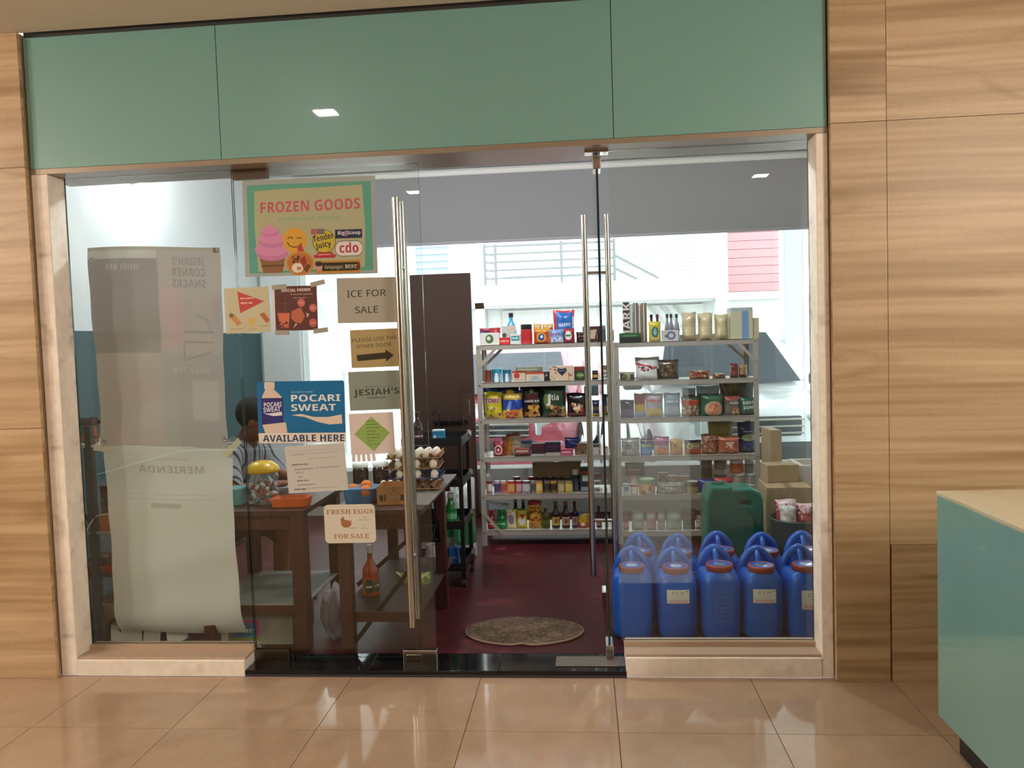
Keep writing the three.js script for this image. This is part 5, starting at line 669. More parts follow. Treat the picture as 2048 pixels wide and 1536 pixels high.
function onDrum(w, y0, y1, cell, dx = 0) {                                 // a sticker bent over the drum's front
  const n = 8, pos = [], uv = [], idx = [];
  for (let j = 0; j <= 1; j++) for (let i = 0; i <= n; i++) { const x = dx + (i / n - 0.5) * w; pos.push(x, j ? y1 : y0, 0.1305 * (1 - Math.abs(x / 0.104) ** 3.4) ** (1 / 3.4) + 0.0012); uv.push(i / n, j); }
  for (let i = 0; i < n; i++) idx.push(i, i + 1, i + n + 1, i + 1, i + n + 2, i + n + 1);
  const g = new THREE.BufferGeometry(); g.setAttribute('position', new THREE.Float32BufferAttribute(pos, 3)); g.setAttribute('uv', new THREE.Float32BufferAttribute(uv, 2)); g.setIndex(idx); g.computeVertexNormals(); return toCell(g, cell);
}
const clr = art(1, 220, 150, '#d9dccf', [['t', 'CLR', 0.5, 0.25, 0.26, '#7c7e78', 'normal', 0, 0.56], ['e', 0.9, 0.14, 0.03, 0.04, '#4a4c4a'], ['q', 0.3, 0.46, 0.45, '#8a8c86', 0.03, 14], ['q', 0.12, 0.62, 0.7, '#a6a8a6', 0.03, 20], ['r', 0.02, 0.72, 0.96, 0.1, '#c8b4b0'], ['q', 0.1, 0.86, 0.8, '#c06a66', 0.06, 20], ['r', 0, 0.92, 1, 0.08, '#c9a8a4']]);
const frameLines = [[-0.034, 0.09, -0.034, 0.235], [0.034, 0.09, 0.034, 0.235], [-0.034, 0.235, 0.034, 0.235], [-0.034, 0.09, 0.034, 0.09], [-0.026, 0.205, 0.026, 0.205], [-0.026, 0.217, 0.026, 0.217], [-0.024, 0.18, 0.02, 0.18], [-0.022, 0.16, 0.022, 0.16], [-0.02, 0.14, 0.004, 0.14], [-0.02, 0.12, 0.0, 0.12], [-0.026, 0.105, -0.01, 0.105]];
const D = 'blue plastic drum ';
[[0.118, -0.46, 'without a label next to the open glass door', 0], [0.335, -0.465, 'with a white label beside the unlabelled end drum', 1], [0.545, -0.46, 'with a moulded frame mark on its face', 2], [0.752, -0.463, 'with a white label between the moulded mark and the jamb drum', 1], [0.962, -0.46, 'with a large white label touching the white jamb', 3],
  [0.178, -0.745, 'in the back row behind the unlabelled front drum', 0], [0.39, -0.75, 'in the back row with a label corner showing between front drums', 4], [0.604, -0.745, 'in the back row in front of the green jerrycan', 0], [0.838, -0.75, 'in the back row below the dark tub', 0], [1.052, -0.745, 'in the back row beside the green glass bottle', 0]].forEach(([x, z, l, k], i) => {
  const t = thing('plastic_drum', D + l, 'drum', [x, 0.03, z - 0.05], (i * 37 % 5 - 2) * 0.02, 'blue drums behind the right pane');
  const s = [1, 0.98, 1.01, 0.985, 1][i % 5]; t.scale.set(0.97, s, 1);
  part('drum_body', drumBody, drumBlue, t); part('handle', drumHandle, drumBlue, t); part('neck', neckGeo, drumBlue, t);
  const lid = part('screw_lid', lidGeo, drumLid, t); part('lid_disc', discGeo, i === 2 || i === 3 || i === 7 ? std('#8f8f92', 0.12, 0, { clearcoat: 1 }) : lidDisc, lid);
  if (k === 1) part('label_sticker', onDrum(0.112, 0.185, 0.255, clr), glossPrint, t);
  if (k === 3) part('label_sticker', onDrum(0.125, 0.15, 0.245, clr, 0.02), glossPrint, t);
  if (k === 4) part('label_sticker', onDrum(0.09, 0.2, 0.265, clr, 0.05), glossPrint, t);
  if (k === 2) part('moulded_mark', merge(frameLines.map(([a, b, c, d]) => { const f = (x) => 0.1305 * (1 - Math.abs(x / 0.104) ** 3.4) ** (1 / 3.4) + 0.0005; return bar([a, b, f(a)], [c, d, f(c)], 0.0018, 0.0018); })), std('#5f86b4', 0.4), t);
});
{
  const s = new THREE.Shape(); [[0.02, 0], [0.28, 0], [0.3, 0.02], [0.3, 0.47], [0.285, 0.51], [0.24, 0.53], [0.13, 0.53], [0.12, 0.545], [0.02, 0.545], [0.012, 0.52], [0, 0.48], [0, 0.02]].forEach(([x, y], i) => (i ? s.lineTo(x, y) : s.moveTo(x, y)));
  const h = new THREE.Path(); [[0.16, 0.44], [0.165, 0.49], [0.245, 0.49], [0.265, 0.45], [0.26, 0.43]].forEach(([x, y], i) => (i ? h.lineTo(x, y) : h.moveTo(x, y))); s.holes.push(h);
  const t = thing('jerrycan', 'large green plastic jerrycan with a moulded handle behind the drums', 'jerrycan', [0.63, 0.03, -1.42], 0.05);
  const green = std([0.0, 0.16, 0.115], 0.3);
  part('can_body', new THREE.ExtrudeGeometry(s, { depth: 0.17, bevelEnabled: true, bevelThickness: 0.022, bevelSize: 0.02, bevelSegments: 3 }).translate(0, 0.02, -0.085), green, t);
  part('cap', cyl(0.04, 0.035, 20).translate(0.07, 0.575, 0), std([0, 0.1, 0.07], 0.4), t);
  part('seam', bar([0.0, 0.42, 0.11], [0.2, 0.05, 0.11], 0.004), green, t);
}
{
  const t = thing('storage_tub', 'dark grey plastic tub holding red and white packs', 'tub', [1.125, 0.03, -1.24]);
  part('wall', lathe([[0, 0], [0.11, 0], [0.12, 0.01], [0.155, 0.4], [0.165, 0.405], [0.165, 0.415], [0.15, 0.415], [0.115, 0.02], [0, 0.015]], 32), std('#2c3338', 0.5), t);
}
const redWrap = art(0, 120, 90, '#a83242', [['r', 0, 0, 1, 0.35, '#d8bcc0'], ['n', 0, 0.1, 1, 0.5, 24, 0.08, '#e4d4d4', '#8c2434', '#c86a74']]), whiteWrap = art(0, 90, 90, '#d2cfcf', [['n', 0, 0, 1, 1, 16, 0.1, '#e6e4e4', '#b9b4b6']]);
for (const [x, z, w, h, c, l, r] of [[1.18, -1.2, 0.14, 0.13, redWrap, 'red plastic-wrapped pack standing in the dark tub', 0.1], [1.07, -1.27, 0.12, 0.14, redWrap, 'pale red crinkled pack tilted in the dark tub', -0.3], [1.06, -1.18, 0.1, 0.12, whiteWrap, 'white plastic-wrapped pack in the dark tub', 0.2]]) solo('wrapped_pack', l, 'packet', pouchGeo(w, h, 0.07, c), foilMat, [x, 0.4, z], [-0.2, r, 0]);
const cardTex = tex(128, 128, (u, v) => { const k = (n1(u * 30, v * 3, 30, 3) - 0.5) * 10 + (n2(u * 60, v * 60, 60, 60) - 0.5) * 8; return [clamp(170 + k), clamp(146 + k), clamp(112 + k)]; });
const card = new THREE.MeshPhysicalMaterial({ map: cardTex, roughness: 0.9 }), cardTape = std('#8f7a58', 0.4);
function carton(label, x, y, z, w, h, d, turn, open) {
  const t = thing('cardboard_carton', label, 'carton', [x, y, z], turn);
  if (!open) { part('carton_body', B(w, h, d, 0.003).translate(0, h / 2, 0), card, t); part('tape', B(0.04, 0.002, d * 1.002).translate(0, h, 0), cardTape, t); part('flap_seam', B(0.003, 0.003, d).translate(0, h, 0), cardTape, t); return t; }
  part('carton_body', merge([B(w, 0.004, d).translate(0, 0.002, 0), B(w, h, 0.004).translate(0, h / 2, d / 2), B(w, h, 0.004).translate(0, h / 2, -d / 2), B(0.004, h, d).translate(w / 2, h / 2, 0), B(0.004, h, d).translate(-w / 2, h / 2, 0)]), card, t);
  for (const s of [-1, 1]) part('flap', B(w, 0.004, d * 0.4).rotateX(s * 0.6).translate(0, h + d * 0.1, s * d * 0.66), card, t);
  return t;
}
carton('tall cardboard carton standing at the end of the rack', 1.185, 0.03, -2.16, 0.075, 0.83, 0.24, 0.05);
carton('sealed cardboard carton with taped flaps behind the dark tub', 1.15, 0.03, -1.66, 0.27, 0.54, 0.34, -0.05);
carton('small olive cardboard carton lying on the taped one', 1.14, 0.572, -1.74, 0.2, 0.11, 0.15, 0.1);
carton('cardboard carton under the white foam box', 1.44, 0.03, -1.9, 0.28, 0.5, 0.28, 0, false);
{
  const t = thing('foam_box', 'open white foam box with crumpled paper inside', 'box', [1.44, 0.5325, -1.9]), foam = std('#d3cfc6', 0.85);
  part('wall', merge([span(-0.17, 0.17, 0, 0.02, -0.15, 0.15), span(-0.17, 0.17, 0.02, 0.13, -0.15, -0.12), span(-0.17, 0.17, 0.02, 0.13, 0.12, 0.15), span(-0.17, -0.14, 0.02, 0.13, -0.12, 0.12), span(0.14, 0.17, 0.02, 0.13, -0.12, 0.12)]), foam, t);
  part('paper_wad', new THREE.IcosahedronGeometry(0.09, 1).scale(1.2, 0.5, 1).translate(0.02, 0.08, 0), card, t);
}
shelfGoods([['bottle', 1.235, 0.03, -1.02, 0.07, 0.46, 0.07, 'glass_bottle', 'dark green glass bottle with a white cap near the white jamb', 'bottle', '#8c8f84', [['e', 0.25, 0.5, 0.18, 0.4, '#b9bcae'], ['e', 0.75, 0.5, 0.18, 0.4, '#b9bcae']], { color: '#10140c', cap: '#d8d6d0', neck: 0.36 }]]);
carton('long open tray of brown cardboard behind the tins', -0.32, 0.4055, -2.535, 0.36, 0.2, 0.13, 0);
// ------------------------------------------------------------------ doormat
{
  const s = new THREE.Shape(), N = 72; for (let k = 0; k < N; k++) { const a = (k / N) * Math.PI * 2, notch = 1 - 0.12 * Math.exp(-(((a - 4.71) / 0.1) ** 2)) - 0.12 * Math.exp(-(((a - 1.57) / 0.1) ** 2)), x = 0.3 * Math.cos(a), y = 0.2 * Math.sin(a) * notch; k ? s.lineTo(x, y) : s.moveTo(x, y); }
  const t = thing('doormat', 'oval brown coir doormat with a pale stitched edge', 'mat', [-0.437, 0.03, -0.5]);
  const mt = tex(256, 256, (u, v) => { const k = (n2(u * 90, v * 90, 90, 90) - 0.5) * 50 + (n1(u * 12, v * 12, 12, 12) - 0.5) * 26; return [clamp(92 + k), clamp(74 + k), clamp(56 + k)]; });
  part('pile', new THREE.ExtrudeGeometry(s, { depth: 0.012, bevelEnabled: false }).rotateX(-Math.PI / 2), new THREE.MeshPhysicalMaterial({ map: mt, roughness: 1, bumpMap: mt, bumpScale: 0.01 }), t);
  part('stitched_edge', new THREE.TubeGeometry(new THREE.CatmullRomCurve3(s.getPoints(72).map((p) => V(p.x, 0.006, -p.y)), true), 96, 0.006, 6, true), std('#8c7564', 0.9), t);
}
// ------------------------------------------------------------------ tables behind the closed door
function table(label, x0, x1, z0, z1, h, legs, low, braces) {
  const t = thing('wooden_table', label, 'table', [0, 0.03, 0]), top = h - 0.03;
  part('tabletop', span(x0, x1, top - 0.028, top, z0, z1, 0.003), brownWood, t);
  part('apron', merge([span(x0 + 0.03, x1 - 0.03, top - 0.1, top - 0.028, z1 - 0.045, z1 - 0.025), span(x0 + 0.03, x1 - 0.03, top - 0.1, top - 0.028, z0 + 0.025, z0 + 0.045)]), brownWood, t);
  for (const [x, z, w] of legs) part('leg', span(x - w / 2, x + w / 2, 0, top - 0.028, z - w / 2, z + w / 2, 0.004), brownWood, t);
  if (low) { part('lower_shelf', span(x0 + 0.02, x1 - 0.02, low[0] - 0.006, low[0], z0 + 0.02, z1 - 0.02), std(low[1], 0.7), t); part('shelf_edge', span(x0 + 0.02, x1 - 0.02, low[0] - 0.05, low[0] - 0.006, z1 - 0.04, z1 - 0.022), brownWood, t); }
  for (const [a, b] of braces || []) part('brace', bar(a, b, 0.022, 0.012), std('#2a2320', 0.25, 0.6), t);
  return t;
}
table('brown wooden table carrying the candy jar', -2.02, -1.47, -0.85, -0.22, 0.735, [[-1.51, -0.255, 0.07], [-1.98, -0.255, 0.06], [-1.51, -0.81, 0.06], [-1.98, -0.81, 0.06]], [0.235, '#7c8078'], []);
table('narrow brown wooden table carrying the egg trays', -1.335, -0.885, -1.24, -0.2, 0.735, [[-1.275, -0.235, 0.062], [-0.925, -0.9, 0.06], [-1.275, -1.2, 0.055], [-0.925, -0.24, 0.03]], [0.2, '#3a2a26'], [[[-1.33, 0.22, -0.6], [-1.0, 0.5, -0.62]], [[-1.26, 0.03, -0.24], [-0.95, 0.42, -0.26]]]);
solo('plastic_sheet', 'clear plastic sheet over the edge of the narrow table', 'sheet', span(-1.0, -0.87, 0.7355, 0.7385, -1.2, -0.3), new THREE.MeshPhysicalMaterial({ color: '#b9b4b0', roughness: 0.25, transmission: 0.5, thickness: 0 }));
// candy jar
{
  const t = thing('candy_jar', 'round clear jar of wrapped candies with a bright yellow lid', 'jar', [-1.75, 0.7355, -0.42]);
  part('jar_wall', lathe([[0, 0.002], [0.07, 0.002], [0.078, 0.012], [0.078, 0.135], [0.07, 0.155], [0.068, 0.165]], 32), clearPlastic, t);
  const cg = new THREE.CapsuleGeometry(0.009, 0.014, 2, 6), cm = new THREE.InstancedMesh(cg, std('#ffffff', 0.4), 130), m4 = new THREE.Matrix4(), cols = ['#2a8f7c', '#c8ccc8', '#9c2a34', '#3aa08c', '#e4e4dc', '#1f4a40', '#b8403c', '#d8d4c0'];
  for (let k = 0; k < 130; k++) { const a = rr(0, 6.28), r = 0.064 * Math.sqrt(rnd()); m4.compose(V(Math.cos(a) * r, 0.014 + 0.085 * (k / 130) + rr(0, 0.012), Math.sin(a) * r), new THREE.Quaternion().setFromEuler(new THREE.Euler(rr(0, 6), rr(0, 6), rr(0, 6))), V(1, 1, 1)); cm.setMatrixAt(k, m4); cm.setColorAt(k, hex(cols[k % 8])); }
  cm.name = 'candies'; cm.userData.kind = 'stuff'; t.add(cm);
  part('lid', lathe([[0.072, 0.158], [0.084, 0.16], [0.085, 0.172], [0.078, 0.19], [0.05, 0.212], [0.02, 0.219], [0, 0.22]], 32), std('#d6a800', 0.28), t);
}
const tub0 = (label, x, z, w, h, d, col, cat = 'container') => { const t = thing('plastic_basin', label, cat, [x, 0.7355, z]); part('wall', superLoft([[0, w * 0.42, d * 0.42], [0.004, w * 0.44, d * 0.44], [h, w * 0.5, d * 0.5], [h, w * 0.485, d * 0.485], [0.01, w * 0.42, d * 0.42]]), std(col, 0.45), t); part('rim', superLoft([[h - 0.006, w * 0.5, d * 0.5], [h - 0.006, w * 0.515, d * 0.515], [h, w * 0.515, d * 0.515], [h + 0.001, w * 0.49, d * 0.49]]), std(col, 0.45), t); return t; };
tub0('teal plastic container beside the candy jar', -1.885, -0.4, 0.09, 0.085, 0.12, '#5d9a9c');
tub0('blue plastic basin holding oranges', -1.235, -0.42, 0.18, 0.075, 0.16, '#2a6a9c', 'basin');
for (const [x, y, z, l] of [[-1.28, 0.795, -0.42, 'orange near the edge of the blue basin'], [-1.21, 0.812, -0.42, 'orange piled highest in the blue basin'], [-1.2, 0.795, -0.37, 'orange resting against the basin front'], [-1.235, 0.79, -0.46, 'orange half hidden at the back of the basin']]) { const t = thing('orange', l, 'fruit', [x, y, z], 0, 'oranges in the blue basin'); part('peel', new THREE.SphereGeometry(0.032, 18, 14), std('#d8701c', 0.5), t); part('stem_button', new THREE.SphereGeometry(0.004, 8, 6).translate(0, 0.031, 0), std('#5a5a24', 0.8), t); }
solo('serving_tray', 'flat orange plastic tray on the table beside the candy jar', 'tray', superLoft([[0, 0.085, 0.05], [0.004, 0.088, 0.053], [0.045, 0.095, 0.06], [0.045, 0.092, 0.057], [0.008, 0.084, 0.05]], 6), std('#c65a18', 0.45), [-1.57, 0.7355, -0.33]);
{
  const c = art(0, 150, 90, '#b07c4c', [['q', 0.1, 0.62, 0.2, '#3c2a1c', 0.34, 5], ['q', 0.4, 0.6, 0.3, '#a89478', 0.16, 12], ['q', 0.78, 0.62, 0.14, '#3c2a1c', 0.3, 5], ['e', 0.55, 0.2, 0.02, 0.04, '#2a1c14'], ['r', 0, 0, 1, 0.06, '#8a6238']]);
  const t = thing('fruit_box', 'orange-brown printed cardboard box beside the blue basin', 'box', [-1.06, 0.7355, -0.4], 0.05);
  const g = boxGeo(0.15, 0.09, 0.004, c); part('front_panel', g.translate(0, 0, 0.08), printMat[0], t);
  part('carton_body', merge([B(0.15, 0.003, 0.16).translate(0, 0.002, 0), B(0.15, 0.09, 0.003).translate(0, 0.045, -0.08), B(0.003, 0.09, 0.16).translate(0.074, 0.045, 0), B(0.003, 0.09, 0.16).translate(-0.074, 0.045, 0)]), std('#a87544', 0.85), t);
}
for (const [x, z, l] of [[-1.305, -0.66, 'dark glass jar with a white lid behind the blue basin'], [-1.2, -0.68, 'dark glass jar with a white lid closer to the egg trays']]) { const t = thing('storage_jar', l, 'jar', [x, 0.7355, z], 0); part('jar_body', lathe([[0, 0], [0.04, 0], [0.043, 0.01], [0.043, 0.12], [0.036, 0.14]], 20), glassy('#1c1416'), t); part('lid', lathe([[0.038, 0.138], [0.042, 0.14], [0.042, 0.16], [0, 0.163]], 20), plast('#e2e4e0'), t); }
// egg trays with eggs
const trayPulp = std('#9a7656', 0.95), trayBlue = std('#3a4468', 0.8), eggShell = std('#e4dacb', 0.55);
function trayGeo(nx, nz, p) { const g = new THREE.PlaneGeometry(nx * p, nz * p, nx * 6, nz * 6).rotateX(-Math.PI / 2), a = g.attributes.position; for (let i = 0; i < a.count; i++) { const x = a.getX(i) / p + nx / 2, z = a.getZ(i) / p + nz / 2; a.setY(i, 0.02 + 0.019 * -Math.cos(Math.PI * 2 * (x - 0.5)) * 0.5 - 0.0095 * Math.cos(Math.PI * 2 * (z - 0.5))); } g.computeVertexNormals(); return g; }
const eggGeo = lathe(Array.from({ length: 13 }, (_, k) => { const a = (k / 12) * Math.PI; return [0.0215 * Math.sin(a) * (1 + 0.16 * Math.cos(a)), -0.027 * Math.cos(a) + 0.027]; }), 16), tg = trayGeo(6, 5, 0.047);
[[-1.03, 0.7355, -0.78, 'bottom', trayPulp], [-1.025, 0.79, -0.78, 'second', trayBlue], [-1.03, 0.845, -0.78, 'third', trayPulp], [-1.025, 0.9, -0.785, 'top', trayPulp]].forEach(([x, y, z, l, m], i) => {
  const t = thing('egg_tray', l + ' moulded pulp tray of the egg stack on the narrow table', 'egg tray', [x, y, z], 0.06, 'stacked egg trays'); part('tray_sheet', tg, m, t); part('tray_rim', merge([span(-0.145, 0.145, 0.012, 0.018, 0.116, 0.122), span(-0.145, 0.145, 0.012, 0.018, -0.122, -0.116), span(0.139, 0.145, 0.012, 0.018, -0.122, 0.122), span(-0.145, -0.139, 0.012, 0.018, -0.122, 0.122)]), m, t);
  if (i >= 1) for (let c = 0; c < 6; c++) for (let r = 0; r < (i === 3 ? 3 : 1); r++) { if (i < 3 && c % 2 === 0) continue; if (i === 3 && (c * 7 + r * 3) % 5 === 0) continue; solo('egg', ['', 'pale egg in the front row of the second egg tray', 'pale egg in the front row of the third egg tray', 'pale egg in the top tray of the egg stack'][i], 'egg', eggGeo, eggShell, [x - 0.1175 + c * 0.047, y + 0.008, z + 0.094 - r * 0.047], [0.12, c, 0.1], 'eggs in the stacked trays'); }
});
for (const [x, y, z, l] of [[-1.155, 0.752, -0.5, 'egg lying low in front of the tray stack'], [-1.115, 0.752, -0.49, 'egg between two others in front of the tray stack'], [-1.075, 0.752, -0.5, 'egg nearest the printed box in front of the stack'], [-1.135, 0.79, -0.505, 'egg resting on top of the loose eggs'], [-1.1, 0.79, -0.51, 'second egg resting on the loose eggs']]) solo('egg', l, 'egg', eggGeo, eggShell, [x, y - 0.016, z], [0, 0, 0.2], 'loose eggs by the printed box');
// goods under the tables
shelfGoods([
  ['bottle', -1.23, 0.2005, -0.5, 0.085, 0.29, 0.085, 'soda_bottle', 'large orange soda bottle with a white cap under the narrow table', 'bottle', '#c8481c', [['e', 0.25, 0.5, 0.2, 0.4, '#2c5a3c'], ['e', 0.75, 0.5, 0.2, 0.4, '#2c5a3c'], ['q', 0.12, 0.5, 0.26, '#e8d8b0', 0.14], ['q', 0.62, 0.5, 0.26, '#e8d8b0', 0.14]], { color: '#b23a10', cap: '#d8d4cc', neck: 0.32 }],
  ['bag', -1.05, 0.2005, -0.7, 0.2, 0.09, 0.1, 'vegetable_bag', 'clear bag of green vegetables under the narrow table', 'bag', '#6a7a48', [['n', 0, 0, 1, 1, 30, 0.12, '#8a9a5c', '#4c5c34', '#b0a83c', '#a8b48c']], {}],
  ['bag', -1.44, 0.2405, -0.42, 0.001, 0.001, 0.001, 'spare', 'x', 'x', '#000', [], {}],
].slice(0, 2));
{
  const c = art(0, 150, 100, '#2f7f9c', [['r', 0, 0, 1, 0.12, '#c23a86'], ['r', 0.9, 0, 0.1, 1, '#c23a86'], ['r', 0, 0.86, 1, 0.14, '#7c8a2c'], ['e', 0.42, 0.5, 0.38, 0.34, '#1f5f86'], ['t', 'GALLERY', 0.48, 0.52, 0.26, '#dce8ec', 'bold', 0, 0.74], ['q', 0.3, 0.3, 0.25, '#c4dce4', 0.05, 8]]);
  const t = thing('shipping_carton', 'whitish carton with a blue and pink label under the candy table', 'carton', [-1.77, 0.03, -0.48]);
  part('carton_body', B(0.36, 0.165, 0.32, 0.004).translate(0, 0.083, 0), std('#8d897c', 0.85), t); part('label_sticker', signGeo(0.145, 0.1, 0.004, c, 0.0008).translate(-0.07, 0.075, 0.1605), printMat[0], t);
}
solo('plastic_bag', 'crumpled clear plastic bag on the floor between the tables', 'bag', (() => { const g = new THREE.IcosahedronGeometry(0.11, 4), p = g.attributes.position; for (let i = 0; i < p.count; i++) { const v = V(p.getX(i), p.getY(i), p.getZ(i)), k = 1 + 0.22 * (n1(v.x * 26 + 9, v.y * 26 + v.z * 19 + 9) - 0.5) * 2; v.multiplyScalar(k); p.setXYZ(i, v.x * 0.6, Math.max(-0.13, v.y * 1.4), v.z * 0.6); } g.computeVertexNormals(); return g; })(), new THREE.MeshPhysicalMaterial({ color: '#c8c4d0', roughness: 0.25, transmission: 0.5, thickness: 0 }), [-1.4, 0.16, -0.42]);
{
  const t = thing('wire_crate', 'black crate with rows of round holes under the narrow table', 'crate', [-1.02, 0.42, -0.95]);
  part('wall', merge([span(-0.1, 0.1, 0, 0.006, -0.12, 0.12), span(-0.1, 0.1, 0, 0.1, -0.12, -0.114), span(-0.1, -0.094, 0, 0.1, -0.12, 0.12), span(0.094, 0.1, 0, 0.1, -0.12, 0.12), span(-0.1, 0.1, 0, 0.025, 0.114, 0.12), span(-0.1, 0.1, 0.085, 0.1, 0.114, 0.12)]), blackPlastic, t);
  for (let k = 0; k < 9; k++) part('slat', span(-0.1 + k * 0.024, -0.092 + k * 0.024, 0.025, 0.085, 0.114, 0.12), blackPlastic, t);
  part('hanger', merge([bar([-0.09, 0.1, -0.1], [-0.09, 0.28, -0.1], 0.008), bar([0.09, 0.1, -0.1], [0.09, 0.28, -0.1], 0.008), bar([-0.09, 0.1, 0.1], [-0.09, 0.28, 0.1], 0.008), bar([0.09, 0.1, 0.1], [0.09, 0.28, 0.1], 0.008)]), blackPlastic, t);
}
// black tiered trolley
{
  const t = thing('tiered_trolley', 'black plastic tiered trolley with perforated trays behind the egg table', 'trolley', [-1.03, 0.03, -1.45]);
  for (const [x, z] of [[-0.17, -0.17], [0.17, -0.17], [-0.17, 0.17], [0.17, 0.17]]) { part('post', span(x - 0.012, x + 0.012, 0.05, 0.9, z - 0.012, z + 0.012), blackPlastic, t); part('castor', cyl(0.025, 0.02, 14).rotateZ(Math.PI / 2).translate(x, 0.025, z), rubber, t); }
  for (const y of [0.1, 0.36, 0.62, 0.87]) { const tr = part('tray', merge([span(-0.18, 0.18, y, y + 0.006, -0.19, 0.19), span(-0.185, 0.185, y, y + 0.05, 0.185, 0.191), span(-0.185, 0.185, y, y + 0.05, -0.191, -0.185), span(0.179, 0.185, y, y + 0.05, -0.19, 0.19), span(-0.185, -0.179, y, y + 0.05, -0.19, 0.19)]), blackPlastic, t); part('edge_clip', bar([0.19, y + 0.03, -0.18], [0.19, y + 0.055, -0.08], 0.012, 0.03), std('#a9a9ac', 0.3, 0.6), tr); }
}
shelfGoods([
  ['bottle', -1.13, 0.907, -1.36, 0.062, 0.2, 0.062, 'soy_sauce_bottle', 'dark purple-brown sauce bottle on the black trolley', 'bottle', '#4a2c3a', [['q', 0.1, 0.6, 0.35, '#d8c4cc', 0.2], ['q', 0.6, 0.6, 0.35, '#d8c4cc', 0.2]], { color: '#2c1620', cap: '#2a1820', neck: 0.4 }],
  ['box', -1.0, 0.907, -1.36, 0.075, 0.085, 0.05, 'small_box', 'small bright blue box on top of the black trolley', 'box', '#2a88b8', [['r', 0, 0, 1, 0.12, '#c4dce8'], ['e', 0.25, 0.5, 0.12, 0.14, '#d8ecf4'], ['q', 0.45, 0.5, 0.45, '#5aa8d0', 0.12]], {}],
  ['jar', -1.22, 0.907, -1.45, 0.07, 0.16, 0.07, 'condiment_jar', 'red-labelled jar beside the sauce bottle on the trolley', 'jar', '#8c3a3c', [['q', 0.1, 0.5, 0.8, '#d8b8b4', 0.1]], { cap: '#c8c8c8' }],
  ['bottle', -0.94, 0.396, -1.36, 0.07, 0.2, 0.07, 'cleaner_bottle', 'green cleaner bottle on a lower trolley tray', 'bottle', '#2c9a4c', [['r', 0, 0.2, 1, 0.5, '#8cd89c']], { color: '#1f8a40', cap: '#d8e0d8', neck: 0.5 }],
  ['box', -0.93, 0.136, -1.36, 0.06, 0.12, 0.05, 'small_box', 'bright blue carton on the bottom trolley tray', 'box', '#1f62b4', [['q', 0.2, 0.5, 0.6, '#8cb4e0', 0.1]], {}],
  ['jar', -1.06, 0.136, -1.36, 0.1, 0.14, 0.1, 'round_tub', 'white, green and blue round tub on the bottom trolley tray', 'tub', '#b4b0bc', [['r', 0, 0.5, 1, 0.5, '#7fae6c'], ['r', 0.6, 0.6, 0.4, 0.4, '#3c8a94']], { cap: '#c9c4cc' }],
  ['bag', -0.955, 0.03, -2.0, 0.16, 0.56, 0.2, 'rice_sack', 'tall glossy white and green plastic sack beside the trolley', 'sack', '#cfd6d2', [['r', 0, 0.4, 1, 0.42, '#2f7a4a'], ['r', 0.3, 0.42, 0.12, 0.36, '#5a9a6c'], ['n', 0, 0.05, 1, 0.3, 12, 0.03, '#eef2f0', '#9aa8a0']], {}],
  ['bag', -1.12, 0.03, -2.12, 0.18, 0.5, 0.2, 'rice_sack', 'shorter white and green sack behind the tall one', 'sack', '#c4ccc8', [['r', 0, 0.35, 1, 0.4, '#3c8a5a']], {}],
]);
// ------------------------------------------------------------------ black rack behind the tarpaulins
{
  const t = thing('metal_rack', 'black metal rack with pale shelves behind the tarpaulins', 'rack', [0, 0, 0]);
  for (const [x, z] of [[-2.64, -0.37], [-2.3, -0.37], [-2.64, -0.68], [-2.3, -0.68]]) part('post', span(x - 0.016, x + 0.016, 0.03, x < -2.5 ? 1.16 : 1.2, z - 0.016, z + 0.016), blackPlastic, t);
  for (const [y, m] of [[1.06, std('#b9b6a8', 0.6)], [0.61, std('#8f9080', 0.7)], [0.385, blackPlastic], [0.09, blackPlastic]]) part('shelf_board', span(-2.88, -2.28, y - 0.012, y, -0.7, -0.355), m, t);
  part('rail', span(-2.88, -2.28, 1.14, 1.16, -0.7, -0.68), blackPlastic, t); part('brace', bar([-2.72, 0.74, -0.36], [-2.62, 0.62, -0.36], 0.014), blackPlastic, t); part('post', span(-2.87, -2.85, 0.03, 1.16, -0.69, -0.67), blackPlastic, t);
}
